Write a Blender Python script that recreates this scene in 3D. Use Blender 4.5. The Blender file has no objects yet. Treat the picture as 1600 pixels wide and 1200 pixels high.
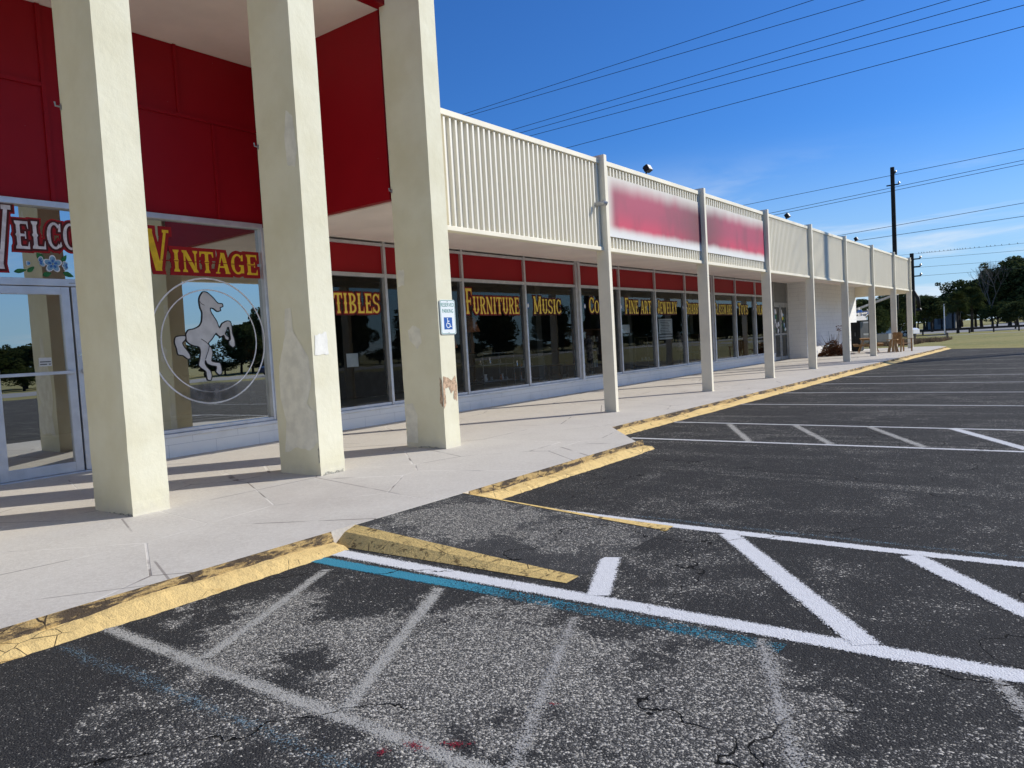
import bpy, math, random
from mathutils import Vector, Matrix
random.seed(7)
scn = bpy.context.scene
COL = scn.collection
PI = math.pi

# ------------------------------------------------------------------ objects
def tag(o, label=None, cat=None, group=None, kind=None):
    if label: o['label'] = label
    if cat: o['category'] = cat
    if group: o['group'] = group
    if kind: o['kind'] = kind
    return o
def empty(name, loc=(0, 0, 0), rz=0.0):
    o = bpy.data.objects.new(name, None); COL.objects.link(o)
    o.location = loc; o.rotation_euler = (0, 0, rz); o.empty_display_size = .2
    return o
def org_of(o):
    v = Vector((0, 0, 0))
    while o is not None:
        v += o.location; o = o.parent
    return v
class MB:
    """collects shapes and links them as one mesh object"""
    def __init__(s): s.v = []; s.f = []; s.uv = {}
    def poly(s, pts, uvs=None):
        i = len(s.v); s.v += [tuple(p) for p in pts]
        s.f.append(tuple(range(i, i + len(pts))))
        if uvs: s.uv[len(s.f) - 1] = uvs
    def box(s, a, b):
        x0, y0, z0 = a; x1, y1, z1 = b
        if x0 > x1: x0, x1 = x1, x0
        if y0 > y1: y0, y1 = y1, y0
        if z0 > z1: z0, z1 = z1, z0
        i = len(s.v)
        s.v += [(x0,y0,z0),(x1,y0,z0),(x1,y1,z0),(x0,y1,z0),(x0,y0,z1),(x1,y0,z1),(x1,y1,z1),(x0,y1,z1)]
        for q in ((0,3,2,1),(4,5,6,7),(0,1,5,4),(1,2,6,5),(2,3,7,6),(3,0,4,7)): s.f.append(tuple(i + k for k in q))
    def obox(s, c, hx, hy, hz, M):
        i = len(s.v)
        for sx, sy, sz in ((-1,-1,-1),(1,-1,-1),(1,1,-1),(-1,1,-1),(-1,-1,1),(1,-1,1),(1,1,1),(-1,1,1)):
            s.v.append(tuple(Vector(c) + M @ Vector((sx*hx, sy*hy, sz*hz))))
        for q in ((0,3,2,1),(4,5,6,7),(0,1,5,4),(1,2,6,5),(2,3,7,6),(3,0,4,7)): s.f.append(tuple(i + k for k in q))
    def bar(s, a, b, w, h=None):
        a = Vector(a); b = Vector(b); d = (b - a); L = d.length
        M = d.to_track_quat('Y', 'Z').to_matrix()
        s.obox((a + b) / 2, w / 2, L / 2, (h or w) / 2, M)
    def tube(s, pts, r, n=8, cap=True):
        pts = [Vector(p) for p in pts]
        rs = r if isinstance(r, (list, tuple)) else [r] * len(pts)
        i0 = len(s.v)
        for k, p in enumerate(pts):
            d = (pts[min(k+1, len(pts)-1)] - pts[max(k-1, 0)]).normalized()
            M = d.to_track_quat('Z', 'Y').to_matrix()
            for j in range(n):
                a = 2*PI*j/n
                s.v.append(tuple(p + M @ Vector((math.cos(a)*rs[k], math.sin(a)*rs[k], 0))))
        for k in range(len(pts) - 1):
            for j in range(n):
                a = i0 + k*n + j; b = i0 + k*n + (j+1) % n
                s.f.append((a, b, b + n, a + n))
        if cap:
            s.f.append(tuple(i0 + j for j in reversed(range(n))))
            s.f.append(tuple(i0 + (len(pts)-1)*n + j for j in range(n)))
    def lathe(s, c, prof, n=16):
        c = Vector(c); i0 = len(s.v)
        for r, z in prof:
            for j in range(n):
                a = 2*PI*j/n; s.v.append((c.x + math.cos(a)*r, c.y + math.sin(a)*r, c.z + z))
        for k in range(len(prof) - 1):
            for j in range(n):
                a = i0 + k*n + j; b = i0 + k*n + (j+1) % n
                s.f.append((a, b, b + n, a + n))
        s.f.append(tuple(i0 + j for j in reversed(range(n))))
        s.f.append(tuple(i0 + (len(prof)-1)*n + j for j in range(n)))
    def build(s, name, mat, parent=None, smooth=False, bevel=0.0, local=False):
        off = Vector((0, 0, 0)) if (local or parent is None) else org_of(parent)
        me = bpy.data.meshes.new(name)
        me.from_pydata([(x - off.x, y - off.y, z - off.z) for x, y, z in s.v], [], s.f)
        if s.uv:
            ul = me.uv_layers.new(name='UVMap')
            for fi, uvs in s.uv.items():
                p = me.polygons[fi]
                for li, uv in zip(p.loop_indices, uvs): ul.data[li].uv = uv
        me.materials.append(mat); me.update()
        if smooth: me.polygons.foreach_set('use_smooth', [True] * len(me.polygons))
        o = bpy.data.objects.new(name, me); COL.objects.link(o)
        if parent is not None: o.parent = parent
        if bevel:
            m = o.modifiers.new('bevel', 'BEVEL'); m.width = bevel; m.segments = 2; m.limit_method = 'ANGLE'
        return o
def copy_tree(o, parent=None):
    c = o.copy(); COL.objects.link(c); c.parent = parent
    for ch in list(o.children): copy_tree(ch, c)
    return c

# ------------------------------------------------------------------ materials
class NT:
    def __init__(s, name):
        s.m = bpy.data.materials.new(name); s.m.use_nodes = True
        s.t = s.m.node_tree; s.t.nodes.clear()
        s.out = s.t.nodes.new('ShaderNodeOutputMaterial')
    def n(s, typ, **kw):
        nd = s.t.nodes.new(typ)
        for k, v in kw.items(): setattr(nd, k, v)
        return nd
    def set(s, sock, v):
        if isinstance(v, bpy.types.NodeSocket): s.t.links.new(v, sock)
        elif v is not None: sock.default_value = v
    def pos(s): return s.n('ShaderNodeNewGeometry').outputs['Position']
    def mapv(s, v, scale=(1,1,1), loc=(0,0,0), rot=(0,0,0)):
        m = s.n('ShaderNodeMapping'); s.set(m.inputs[0], v)
        m.inputs['Location'].default_value = loc; m.inputs['Rotation'].default_value = rot; m.inputs['Scale'].default_value = scale
        return m.outputs[0]
    def noise(s, v, scale, detail=4, rough=.55, dist=0.0):
        m = s.n('ShaderNodeTexNoise'); s.set(m.inputs['Vector'], v)
        m.inputs['Scale'].default_value = scale; m.inputs['Detail'].default_value = detail
        m.inputs['Roughness'].default_value = rough; m.inputs['Distortion'].default_value = dist
        return m.outputs['Fac']
    def vor(s, v, scale, feature='F1', out='Distance', rnd=1.0):
        m = s.n('ShaderNodeTexVoronoi', feature=feature); s.set(m.inputs['Vector'], v)
        m.inputs['Scale'].default_value = scale; m.inputs['Randomness'].default_value = rnd
        return m.outputs[out]
    def math(s, op, a, b=None, clamp=False):
        m = s.n('ShaderNodeMath', operation=op); m.use_clamp = clamp
        s.set(m.inputs[0], a); s.set(m.inputs[1], b)
        return m.outputs[0]
    def ramp(s, f, a, b, x=0.0, y=1.0, smooth=True):
        m = s.n('ShaderNodeMapRange'); m.interpolation_type = 'SMOOTHSTEP' if smooth else 'LINEAR'
        s.set(m.inputs[0], f)
        for i, v in enumerate((a, b, x, y)): s.set(m.inputs[i+1], v)
        return m.outputs[0]
    def mix(s, f, a, b, mode='MIX'):
        m = s.n('ShaderNodeMix', data_type='RGBA', blend_type=mode)
        s.set(m.inputs[0], f)
        s.set(m.inputs[6], (*a, 1) if isinstance(a, tuple) and len(a) == 3 else a)
        s.set(m.inputs[7], (*b, 1) if isinstance(b, tuple) and len(b) == 3 else b)
        return m.outputs[2]
    def bump(s, h, strength=.3, dist=.01, normal=None):
        m = s.n('ShaderNodeBump'); s.set(m.inputs['Height'], h)
        m.inputs['Strength'].default_value = strength; m.inputs['Distance'].default_value = dist
        if normal: s.set(m.inputs['Normal'], normal)
        return m.outputs[0]
    def sep(s, v):
        m = s.n('ShaderNodeSeparateXYZ'); s.set(m.inputs[0], v); return m.outputs
    def pbr(s, color, rough=.8, normal=None, metal=0.0, spec=.3):
        m = s.n('ShaderNodeBsdfPrincipled')
        s.set(m.inputs['Base Color'], (*color, 1) if isinstance(color, tuple) and len(color) == 3 else color)
        s.set(m.inputs['Roughness'], rough); m.inputs['Metallic'].default_value = metal
        m.inputs['Specular IOR Level'].default_value = spec
        if normal: s.set(m.inputs['Normal'], normal)
        return m.outputs[0]
    def done(s, sh): s.t.links.new(sh, s.out.inputs[0]); return s.m

def simple(name, col, rough=.7, metal=0.0, var=.25, scale=3.0, bump=0.0, bscale=40, spec=.3):
    k = NT(name); p = k.pos()
    nz = k.noise(p, scale, 5); f = k.ramp(nz, .3, .7)
    c = k.mix(f, tuple(x * (1 - var) for x in col), tuple(min(1, x * (1 + var * .6)) for x in col))
    nm = k.bump(k.noise(p, bscale, 4), bump, .01) if bump else None
    return k.done(k.pbr(c, rough, nm, metal, spec))

def asphalt_mat(name, dark=1.0, blobs=(), always=0.0, darks=()):
    k = NT(name); p = k.pos()
    v1 = k.n('ShaderNodeTexVoronoi'); k.set(v1.inputs['Vector'], p); v1.inputs['Scale'].default_value = 105
    rnd = k.sep(v1.outputs['Color'])[0]
    v2 = k.n('ShaderNodeTexVoronoi'); k.set(v2.inputs['Vector'], p); v2.inputs['Scale'].default_value = 230
    rnd2 = k.sep(v2.outputs['Color'])[1]
    big = k.noise(p, .55, 6, .62); med = k.noise(p, 2.6, 5, .65, .4)
    wear = k.ramp(k.math('ADD', k.math('MULTIPLY', big, .55), k.math('MULTIPLY', med, .45)), .47, .70)
    wear = k.math('MULTIPLY', wear, k.ramp(k.sep(p)[1], 3.5, 7.0, .75, .42))
    lane = k.noise(k.mapv(p, (.16, 1.3, 1)), 1.5, 5, .65)
    wear = k.math('MAXIMUM', wear, k.math('MULTIPLY', k.ramp(lane, .50, .72), k.ramp(k.sep(p)[1], 5.5, 9, 0, .42)))
    for (bx, by, br, st) in blobs:
        d = k.n('ShaderNodeVectorMath', operation='DISTANCE'); k.set(d.inputs[0], p); d.inputs[1].default_value = (bx, by, 0)
        m = k.math('MULTIPLY', k.ramp(k.math('ADD', d.outputs['Value'], k.math('MULTIPLY', k.math('SUBTRACT', med, .5), 2.3)), br * .55, br * .9, 1, 0), st)
        wear = k.math('MAXIMUM', wear, m)
    for (bx, by, br) in darks:
        d = k.n('ShaderNodeVectorMath', operation='DISTANCE'); k.set(d.inputs[0], p); d.inputs[1].default_value = (bx, by, 0)
        wear = k.math('MULTIPLY', wear, k.ramp(k.math('ADD', d.outputs['Value'], k.math('MULTIPLY', k.math('SUBTRACT', k.noise(p, 3.4, 5, .7), .5), 1.0)), br * .6, br, .06, 1))
    wear = k.math('ADD', wear, always, True)
    # share of pale stones showing grows with wear
    th = k.ramp(wear, 0, 1, .97, .62, False)
    pale = k.ramp(rnd, th, k.math('ADD', th, .06))
    pale2 = k.ramp(rnd2, k.ramp(wear, 0, 1, .97, .68, False), 1.0)
    base = k.mix(k.noise(p, 9, 4, .7), (.019*dark, .019*dark, .021*dark), (.062*dark, .061*dark, .060*dark))
    base = k.mix(k.math('MULTIPLY', rnd2, .65), base, (.085*dark, .084*dark, .082*dark))
    base = k.mix(k.math('MULTIPLY', wear, .22), base, (.20, .195, .18))
    stone = k.mix(k.sep(v1.outputs['Color'])[2], (.22, .205, .175), (.60, .565, .49))
    c = k.mix(pale, base, stone)
    c = k.mix(k.math('MULTIPLY', pale2, .7), c, (.50, .475, .42))
    # cracks
    wp = k.n('ShaderNodeVectorMath', operation='ADD'); k.set(wp.inputs[0], p)
    nn = k.n('ShaderNodeTexNoise'); k.set(nn.inputs['Vector'], p); nn.inputs['Scale'].default_value = 2.2; nn.inputs['Detail'].default_value = 6
    sc = k.n('ShaderNodeVectorMath', operation='SCALE'); k.set(sc.inputs[0], nn.outputs['Color']); sc.inputs['Scale'].default_value = .7
    k.set(wp.inputs[1], sc.outputs[0])
    ed = k.vor(wp.outputs[0], .42, 'DISTANCE_TO_EDGE')
    crack = k.math('MULTIPLY', k.ramp(ed, .0012, .0034, 1, 0), k.ramp(k.noise(p, .45, 2), .44, .50))
    c = k.mix(crack, c, (.006, .006, .006))
    h = k.math('SUBTRACT', k.math('MULTIPLY', v1.outputs['Distance'], -1.0), k.math('MULTIPLY', crack, 1.5))
    nm = k.bump(h, .55, .008)
    return k.done(k.pbr(c, .92, nm, 0, .12))

def paint_mat(name, col, cover=1.0, soft=.25, speck=.35, wearscale=5.0, fade=None):
    """paint lying on the stones of the asphalt; v runs -1..1 across the line, u in metres"""
    k = NT(name); p = k.pos()
    uv = k.n('ShaderNodeUVMap').outputs[0]; u, v, _ = k.sep(uv)[0], k.sep(uv)[1], 0
    av = k.math('ABSOLUTE', v)
    wob = k.math('MULTIPLY', k.math('SUBTRACT', k.noise(p, 14, 4, .7), .5), .30)
    edge = k.ramp(k.math('ADD', av, wob), 1 - soft * 1.9, 1.06, 1, 0)
    v1 = k.n('ShaderNodeTexVoronoi'); k.set(v1.inputs['Vector'], p); v1.inputs['Scale'].default_value = 105
    rnd = k.sep(v1.outputs['Color'])[1]
    v2 = k.n('ShaderNodeTexVoronoi'); k.set(v2.inputs['Vector'], p); v2.inputs['Scale'].default_value = 230
    grain = k.math('ADD', k.math('MULTIPLY', rnd, .5), k.math('MULTIPLY', k.sep(v2.outputs['Color'])[0], .5))
    patch = k.noise(p, wearscale, 5, .7)
    a = k.math('MULTIPLY', edge, cover)
    if fade:
        a = k.math('MULTIPLY', a, k.ramp(u, fade[0], fade[1], 1, fade[2]))
    a = k.math('ADD', a, k.math('MULTIPLY', k.math('SUBTRACT', patch, .5), .8 * speck))
    # grain threshold: low cover leaves paint only on the stone tops
    a2 = k.ramp(k.math('SUBTRACT', a, k.math('MULTIPLY', grain, .95)), -.10, .16)
    a2 = k.math('MULTIPLY', a2, k.ramp(edge, 0, .15))
    # cracks run through the paint as well
    wp = k.n('ShaderNodeVectorMath', operation='ADD'); k.set(wp.inputs[0], p)
    nn = k.n('ShaderNodeTexNoise'); k.set(nn.inputs['Vector'], p); nn.inputs['Scale'].default_value = 2.2; nn.inputs['Detail'].default_value = 6
    sc = k.n('ShaderNodeVectorMath', operation='SCALE'); k.set(sc.inputs[0], nn.outputs['Color']); sc.inputs['Scale'].default_value = .7
    k.set(wp.inputs[1], sc.outputs[0])
    ed = k.vor(wp.outputs[0], .42, 'DISTANCE_TO_EDGE')
    crack = k.math('MULTIPLY', k.ramp(ed, .0012, .0034, 1, 0), k.ramp(k.noise(p, .45, 2), .44, .50))
    a2 = k.math('MULTIPLY', a2, k.math('SUBTRACT', 1, crack), True)
    c = k.mix(k.noise(p, 30, 3), tuple(x * .72 for x in col), col)
    nm = k.bump(k.math('MULTIPLY', v1.outputs['Distance'], -1.0), .45, .006)
    d = k.pbr(c, .75, nm, 0, .25)
    tr = k.n('ShaderNodeBsdfTransparent').outputs[0]
    mx = k.n('ShaderNodeMixShader'); k.set(mx.inputs[0], a2); k.set(mx.inputs[1], tr); k.set(mx.inputs[2], d)
    return k.done(mx.outputs[0])

def walkway_mat():
    k = NT('walkway_concrete'); p = k.pos()
    c = k.mix(k.noise(p, 1.3, 6, .6), (.47, .43, .375), (.64, .60, .535))
    c = k.mix(k.math('MULTIPLY', k.ramp(k.noise(p, 34, 5, .75), .35, .7), .6), c, (.70, .665, .60))
    c = k.mix(k.ramp(k.noise(p, .35, 5, .6), .5, .75, 0, .35), c, (.34, .29, .26))
    # scattered dark specks and scuffs
    sp = k.vor(p, 23, 'F1'); c = k.mix(k.math('MULTIPLY', k.ramp(sp, .03, .12, 1, 0), .5), c, (.22, .18, .15))
    # scored random-flag joints, some filled pale and some dark
    q = k.mapv(p, (1, 1, 0))
    ed = k.vor(q, .62, 'DISTANCE_TO_EDGE')
    ln = k.ramp(ed, .0035, .0062, 1, 0)
    tone = k.ramp(k.noise(q, .8, 2), .46, .54)
    fade = k.ramp(k.noise(q, 1.7, 3), .40, .52)
    lc = k.mix(tone, (.72, .68, .62), (.22, .19, .17))
    c = k.mix(k.math('MULTIPLY', ln, k.math('MULTIPLY', fade, .9)), c, lc)
    sp2 = k.vor(p, 70, 'F1'); c = k.mix(k.math('MULTIPLY', k.ramp(sp2, .05, .2, 1, 0), k.ramp(k.noise(p, 3, 3), .45, .6, 0, .55)), c, (.30, .26, .23))
    ed2 = k.vor(k.mapv(q, (1, 1, 0), (3.3, 1.7, 0)), .35, 'DISTANCE_TO_EDGE')
    ln2 = k.math('MULTIPLY', k.ramp(ed2, .0018, .0035, 1, 0), k.ramp(k.noise(q, .6, 3), .50, .55))
    c = k.mix(k.math('MULTIPLY', ln2, .6), c, (.16, .13, .12))
    h = k.math('ADD', k.math('MULTIPLY', k.noise(p, 60, 5, .7), .5), k.math('MULTIPLY', ln, -.6))
    return k.done(k.pbr(c, .85, k.bump(h, .5, .006), 0, .2))

def stucco_mat():
    k = NT('cream_stucco'); p = k.pos()
    c = k.mix(k.ramp(k.noise(p, 1.4, 6, .6), .3, .7), (.72, .675, .485), (.80, .765, .585))
    g = k.ramp(k.noise(k.mapv(p, (1, 1, .35)), 3.2, 6, .7), .58, .85, 0, .35)
    c = k.mix(g, c, (.64, .62, .54))
    z = k.sep(p)[2]
    low = k.ramp(k.math('ADD', z, k.math('MULTIPLY', k.noise(p, 9, 4), .22)), .18, .42, .55, 0)
    c = k.mix(low, c, (.60, .56, .48))
    pit = k.ramp(k.vor(p, 7, 'F1'), .02, .05, 1, 0)
    h = k.math('ADD', k.math('MULTIPLY', k.noise(p, 11, 5, .6), 1.0), k.math('MULTIPLY', k.noise(p, 70, 3), .15))
    h = k.math('SUBTRACT', h, k.math('MULTIPLY', pit, .35))
    return k.done(k.pbr(c, .72, k.bump(h, .28, .016), 0, .3))

def red_mat(name='red_paint', col=(.30, .006, .012), rough=.42):
    k = NT(name); p = k.pos()
    c = k.mix(k.noise(p, 1.1, 5, .6), tuple(x * .8 for x in col), tuple(x * 1.12 for x in col))
    c = k.mix(k.ramp(k.vor(p, 3.1), .01, .022, .6, 0), c, (.45, .3, .28))
    return k.done(k.pbr(c, rough, k.bump(k.noise(p, 8, 4), .08, .01), 0, .18))

def metal_sheet_mat():
    k = NT('cream_sheet_metal'); p = k.pos()
    c = k.mix(k.noise(k.mapv(p, (1, 1, .25)), 2.2, 6, .65), (.74, .70, .585), (.84, .80, .685))
    st = k.ramp(k.noise(k.mapv(p, (1, 6, .5)), 2.0, 6, .75), .60, .80, 0, .35)
    c = k.mix(st, c, (.42, .38, .31))
    return k.done(k.pbr(c, .5, k.bump(k.noise(p, 20, 3), .08, .01), 0, .4))

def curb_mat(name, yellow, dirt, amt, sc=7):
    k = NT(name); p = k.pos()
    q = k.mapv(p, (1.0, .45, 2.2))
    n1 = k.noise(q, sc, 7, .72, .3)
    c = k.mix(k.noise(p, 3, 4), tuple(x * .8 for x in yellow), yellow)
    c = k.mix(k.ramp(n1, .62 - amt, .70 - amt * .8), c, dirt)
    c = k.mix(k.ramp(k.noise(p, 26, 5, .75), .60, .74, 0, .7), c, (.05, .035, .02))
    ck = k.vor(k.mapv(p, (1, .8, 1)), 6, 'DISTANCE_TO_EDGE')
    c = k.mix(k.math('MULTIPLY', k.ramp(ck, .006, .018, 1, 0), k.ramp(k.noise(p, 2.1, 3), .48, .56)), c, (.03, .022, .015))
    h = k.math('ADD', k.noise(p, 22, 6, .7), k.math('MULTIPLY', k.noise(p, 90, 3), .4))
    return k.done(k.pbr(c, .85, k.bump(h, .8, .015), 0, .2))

def glass_mat(name, refl, tint=(.55, .57, .55), ior=1.5, wave=.004):
    """window glass: part mirror (stronger at a slant), part clear"""
    k = NT(name); p = k.pos()
    nm = k.bump(k.noise(p, 1.0, 2, .4), .25, wave)
    fr = k.n('ShaderNodeFresnel'); fr.inputs[0].default_value = ior
    f = k.math('ADD', fr.outputs[0], refl, True)
    g = k.n('ShaderNodeBsdfGlossy'); g.inputs['Roughness'].default_value = .0
    g.inputs['Color'].default_value = (.93, .96, .95, 1); k.set(g.inputs['Normal'], nm)
    t = k.n('ShaderNodeBsdfTransparent'); t.inputs[0].default_value = (*tint, 1)
    mx = k.n('ShaderNodeMixShader'); k.set(mx.inputs[0], f); k.set(mx.inputs[1], t.outputs[0]); k.set(mx.inputs[2], g.outputs[0])
    return k.done(mx.outputs[0])

def leaf_mat(name, a, b):
    k = NT(name)
    oi = k.n('ShaderNodeObjectInfo'); p = k.pos()
    w = k.n('ShaderNodeTexWhiteNoise'); k.set(w.inputs[0], k.mapv(p, (2, 2, 2)))
    f = k.ramp(k.noise(p, .8, 3), .35, .65)
    c = k.mix(f, a, b)
    c = k.mix(k.math('MULTIPLY', oi.outputs['Random'], .3), c, (b[0]*.6, b[1]*.65, b[2]*.6))
    d = k.n('ShaderNodeBsdfDiffuse'); k.set(d.inputs[0], c)
    t = k.n('ShaderNodeBsdfTranslucent'); k.set(t.inputs[0], c)
    mx = k.n('ShaderNodeMixShader'); mx.inputs[0].default_value = .25
    k.set(mx.inputs[1], d.outputs[0]); k.set(mx.inputs[2], t.outputs[0])
    return k.done(mx.outputs[0])

def grass_mat():
    k = NT('grass'); p = k.pos()
    c = k.mix(k.ramp(k.noise(p, .12, 5, .6), .35, .65), (.36, .31, .11), (.24, .24, .075))
    c = k.mix(k.ramp(k.noise(p, 2.0, 6, .75), .4, .7), c, (.42, .36, .16))
    c = k.mix(k.ramp(k.noise(p, 14, 4, .7), .45, .7, 0, .7), c, (.10, .11, .035))
    return k.done(k.pbr(c, .95, k.bump(k.noise(p, 25, 5, .8), .6, .05), 0, .1))

def banner_mat():
    """white vinyl with the smeared, unreadable red lettering the photograph shows"""
    k = NT('banner_vinyl'); p = k.pos(); x, y, z = k.sep(p)
    wob = k.math('MULTIPLY', k.math('SUBTRACT', k.noise(k.mapv(p, (0, 1.0, .25)), 2.0, 2, .5), .5), .16)
    top = k.ramp(k.math('ADD', z, wob), 4.55, 5.00, 1, 0)
    bot = k.ramp(k.math('ADD', z, wob), 3.76, 3.98, 0, 1)
    lf = k.ramp(y, 13.55, 13.95, 0, 1)
    f = k.math('MULTIPLY', k.math('MULTIPLY', top, bot), lf)
    c0 = k.mix(k.ramp(z, 3.9, 4.35), (.56, .025, .085), (.38, .034, .090))
    c0 = k.mix(k.ramp(k.math('ABSOLUTE', k.math('SUBTRACT', y, 18.4)), .2, 2.2, .85, 0), c0, (.125, .030, .042))
    c0 = k.mix(k.ramp(k.noise(k.mapv(p, (0, .7, .4)), 2.0, 2), .45, .65, 0, .4), c0, (.16, .03, .055))
    c = k.mix(f, (.66, .64, .565), c0)
    halo = k.math('MULTIPLY', k.ramp(z, 3.70, 3.95, .7, 0), 1.0); c = k.mix(halo, c, (.80, .80, .80))
    return k.done(k.pbr(c, .55, None, 0, .3))

M = {}
M['asphalt'] = asphalt_mat('asphalt', .68, [(-3.55, 2.7, .95, 1.0), (-2.45, 2.75, 1.1, 1.0), (-1.4, 2.9, .95, .72), (-4.05, 2.75, .6, 1.0), (-3.2, 1.75, .5, .45), (-1.9, 1.5, .8, .5), (-.3, 2.6, .8, .35)], 0, [(-3.72, 3.32, .52), (-4.65, 3.25, .55), (-4.75, 1.4, .95), (-3.35, 2.42, .22), (-4.35, 2.5, .22), (-1.1, 1.7, .5)])
M['ramp'] = asphalt_mat('ramp_asphalt', 1.0, [(-4.3, 5.0, .95, .75), (-3.3, 5.2, .7, .5)])
M['walk'] = walkway_mat()
M['stucco'] = stucco_mat()
M['patch'] = simple('patched_paint', (.81, .78, .66), .8, var=.12, scale=6, bump=.3, bscale=18)
M['peel'] = simple('bare_render', (.55, .38, .25), .9, var=.4, scale=22, bump=.7, bscale=45)
M['mortar'] = simple('crumbled_base', (.42, .40, .33), .9, var=.5, scale=30, bump=.8, bscale=60)
M['red'] = red_mat()
M['red2'] = red_mat('red_enamel', (.34, .010, .016), .5)
M['sheet'] = metal_sheet_mat()
M['post'] = simple('cream_post_paint', (.85, .785, .62), .55, var=.08, scale=1.5, bump=.1)
M['soffit'] = simple('soffit_paint', (.90, .80, .73), .8, var=.08, scale=.8, bump=.2, bscale=14)
M['alu'] = simple('aluminium', (.62, .63, .66), .38, .55, var=.10, scale=5)
M['alud'] = simple('dull_aluminium', (.42, .42, .41), .45, .4, var=.15, scale=5)
M['block'] = None
def block_mat():
    k = NT('painted_block'); p = k.pos()
    br = k.n('ShaderNodeTexBrick'); 
    cmb = k.n('ShaderNodeCombineXYZ'); x, y, z = k.sep(p)
    k.set(cmb.inputs[0], k.math('ADD', y, x)); k.set(cmb.inputs[1], k.math('SUBTRACT', z, .13))
    k.set(br.inputs['Vector'], cmb.outputs[0]); br.inputs['Scale'].default_value = 1.0
    br.inputs['Brick Width'].default_value = .82; br.inputs['Row Height'].default_value = .205; br.inputs['Mortar Size'].default_value = .004
    br.inputs['Color1'].default_value = (.82, .815, .79, 1); br.inputs['Color2'].default_value = (.80, .79, .77, 1); br.inputs['Mortar'].default_value = (.56, .56, .56, 1)
    c = k.mix(k.ramp(k.noise(p, 3, 5), .5, .8, 0, .3), br.outputs['Color'], (.52, .50, .47))
    h = k.math('SUBTRACT', k.math('MULTIPLY', k.noise(p, 60, 4), .3), br.outputs['Fac'])
    return k.done(k.pbr(c, .7, k.bump(h, .4, .008), 0, .3))
M['block'] = block_mat()
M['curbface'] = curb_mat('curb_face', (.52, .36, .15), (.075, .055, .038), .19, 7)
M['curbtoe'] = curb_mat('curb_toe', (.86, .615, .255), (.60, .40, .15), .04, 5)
M['rampside'] = curb_mat('ramp_side_paint', (.84, .60, .23), (.22, .15, .06), .09, 15)
M['glass'] = glass_mat('shop_glass', .01, (.88, .90, .88), 1.42)
M['glassm'] = glass_mat('entrance_glass', .46, (.30, .31, .28), 1.5)
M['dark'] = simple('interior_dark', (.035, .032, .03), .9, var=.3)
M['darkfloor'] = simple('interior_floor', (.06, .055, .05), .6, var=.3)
M['black'] = simple('black_metal', (.012, .012, .013), .5, var=.3)
M['darkred'] = simple('outline_red', (.36, .012, .014), .6, var=.15)
M['maroon'] = simple('outline_maroon', (.085, .012, .010), .6, var=.2)
M['yellow'] = simple('sign_yellow', (.85, .55, .03), .55, var=.12, scale=12)
M['paleyellow'] = simple('sign_pale_yellow', (.88, .66, .10), .55, var=.12, scale=12)
M['lettergrey'] = simple('letter_grey', (.74, .68, .69), .6, var=.2, scale=14)
M['horse'] = simple('horse_grey', (.62, .62, .63), .6, var=.12, scale=6)
M['ring'] = simple('ring_white', (.80, .80, .82), .6, var=.15, scale=9)
M['bluepetal'] = simple('petal_blue', (.20, .38, .55), .6, var=.25, scale=25)
M['bluedeep'] = simple('petal_deep_blue', (.04, .14, .42), .6, var=.2, scale=25)
M['leafpaint'] = simple('leaf_paint', (.03, .17, .05), .6, var=.3, scale=25)
M['white'] = simple('white_paint', (.80, .80, .80), .6, var=.06)
M['signwhite'] = simple('sign_white', (.80, .84, .84), .4, var=.04)
M['teal'] = simple('sign_green', (.02, .25, .20), .5, var=.05)
M['signblue'] = simple('sign_blue', (.015, .10, .38), .4, var=.05)
M['paper'] = simple('paper', (.62, .62, .60), .8, var=.08, scale=8)
M['ink'] = simple('ink', (.10, .10, .10), .8, var=.1)
M['banner'] = banner_mat()
M['grass'] = grass_mat()
M['roadgrey'] = simple('road_grey', (.27, .27, .27), .9, var=.15, scale=.3)
M['path'] = simple('path_concrete', (.42, .41, .38), .9, var=.12, scale=.5)
M['bark'] = simple('bark', (.060, .048, .038), .95, var=.4, scale=6, bump=.6, bscale=12)
M['pole'] = simple('pole_wood', (.030, .028, .026), .9, var=.3, scale=3)
M['wire'] = simple('wire', (.02, .02, .022), .7, var=.1)
M['leafd'] = leaf_mat('leaf_dark', (.034, .05, .019), (.115, .135, .05))
M['leafl'] = leaf_mat('leaf_light', (.045, .065, .018), (.105, .12, .04))
M['palm'] = leaf_mat('palm_green', (.025, .04, .014), (.075, .085, .03))
M['palmy'] = leaf_mat('palm_yellow', (.10, .09, .02), (.24, .18, .05))
M['deadleaf'] = leaf_mat('dead_leaf', (.06, .025, .015), (.22, .10, .05))
M['twig'] = simple('twig', (.17, .14, .11), .9, var=.3)
M['wood'] = simple('pine_wood', (.42, .25, .11), .7, var=.3, scale=4)
M['woodold'] = simple('old_wood', (.28, .22, .15), .85, var=.3, scale=4)
M['reed'] = leaf_mat('dry_brush', (.10, .075, .05), (.24, .17, .11))
M['bodywhite'] = simple('car_white', (.78, .79, .80), .25, var=.03, spec=.5)
M['bodygrey'] = simple('grey_body', (.30, .31, .31), .4, var=.1)
M['tyre'] = simple('tyre_rubber', (.015, .015, .015), .85, var=.2)
M['chrome'] = simple('chrome', (.7, .7, .7), .2, .9, var=.05)
M['shade_c'] = simple('cream_shade', (.45, .38, .27), .8, var=.1)
M['shade_o'] = simple('amber_shade', (.42, .15, .06), .7, var=.3, scale=14)
M['goods'] = simple('mixed_goods', (.20, .17, .15), .7, var=.8, scale=11)
M['brownwood'] = simple('brown_wood', (.12, .06, .03), .5, var=.3)
M['house'] = simple('house_wall', (.22, .22, .21), .9, var=.08)
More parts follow.
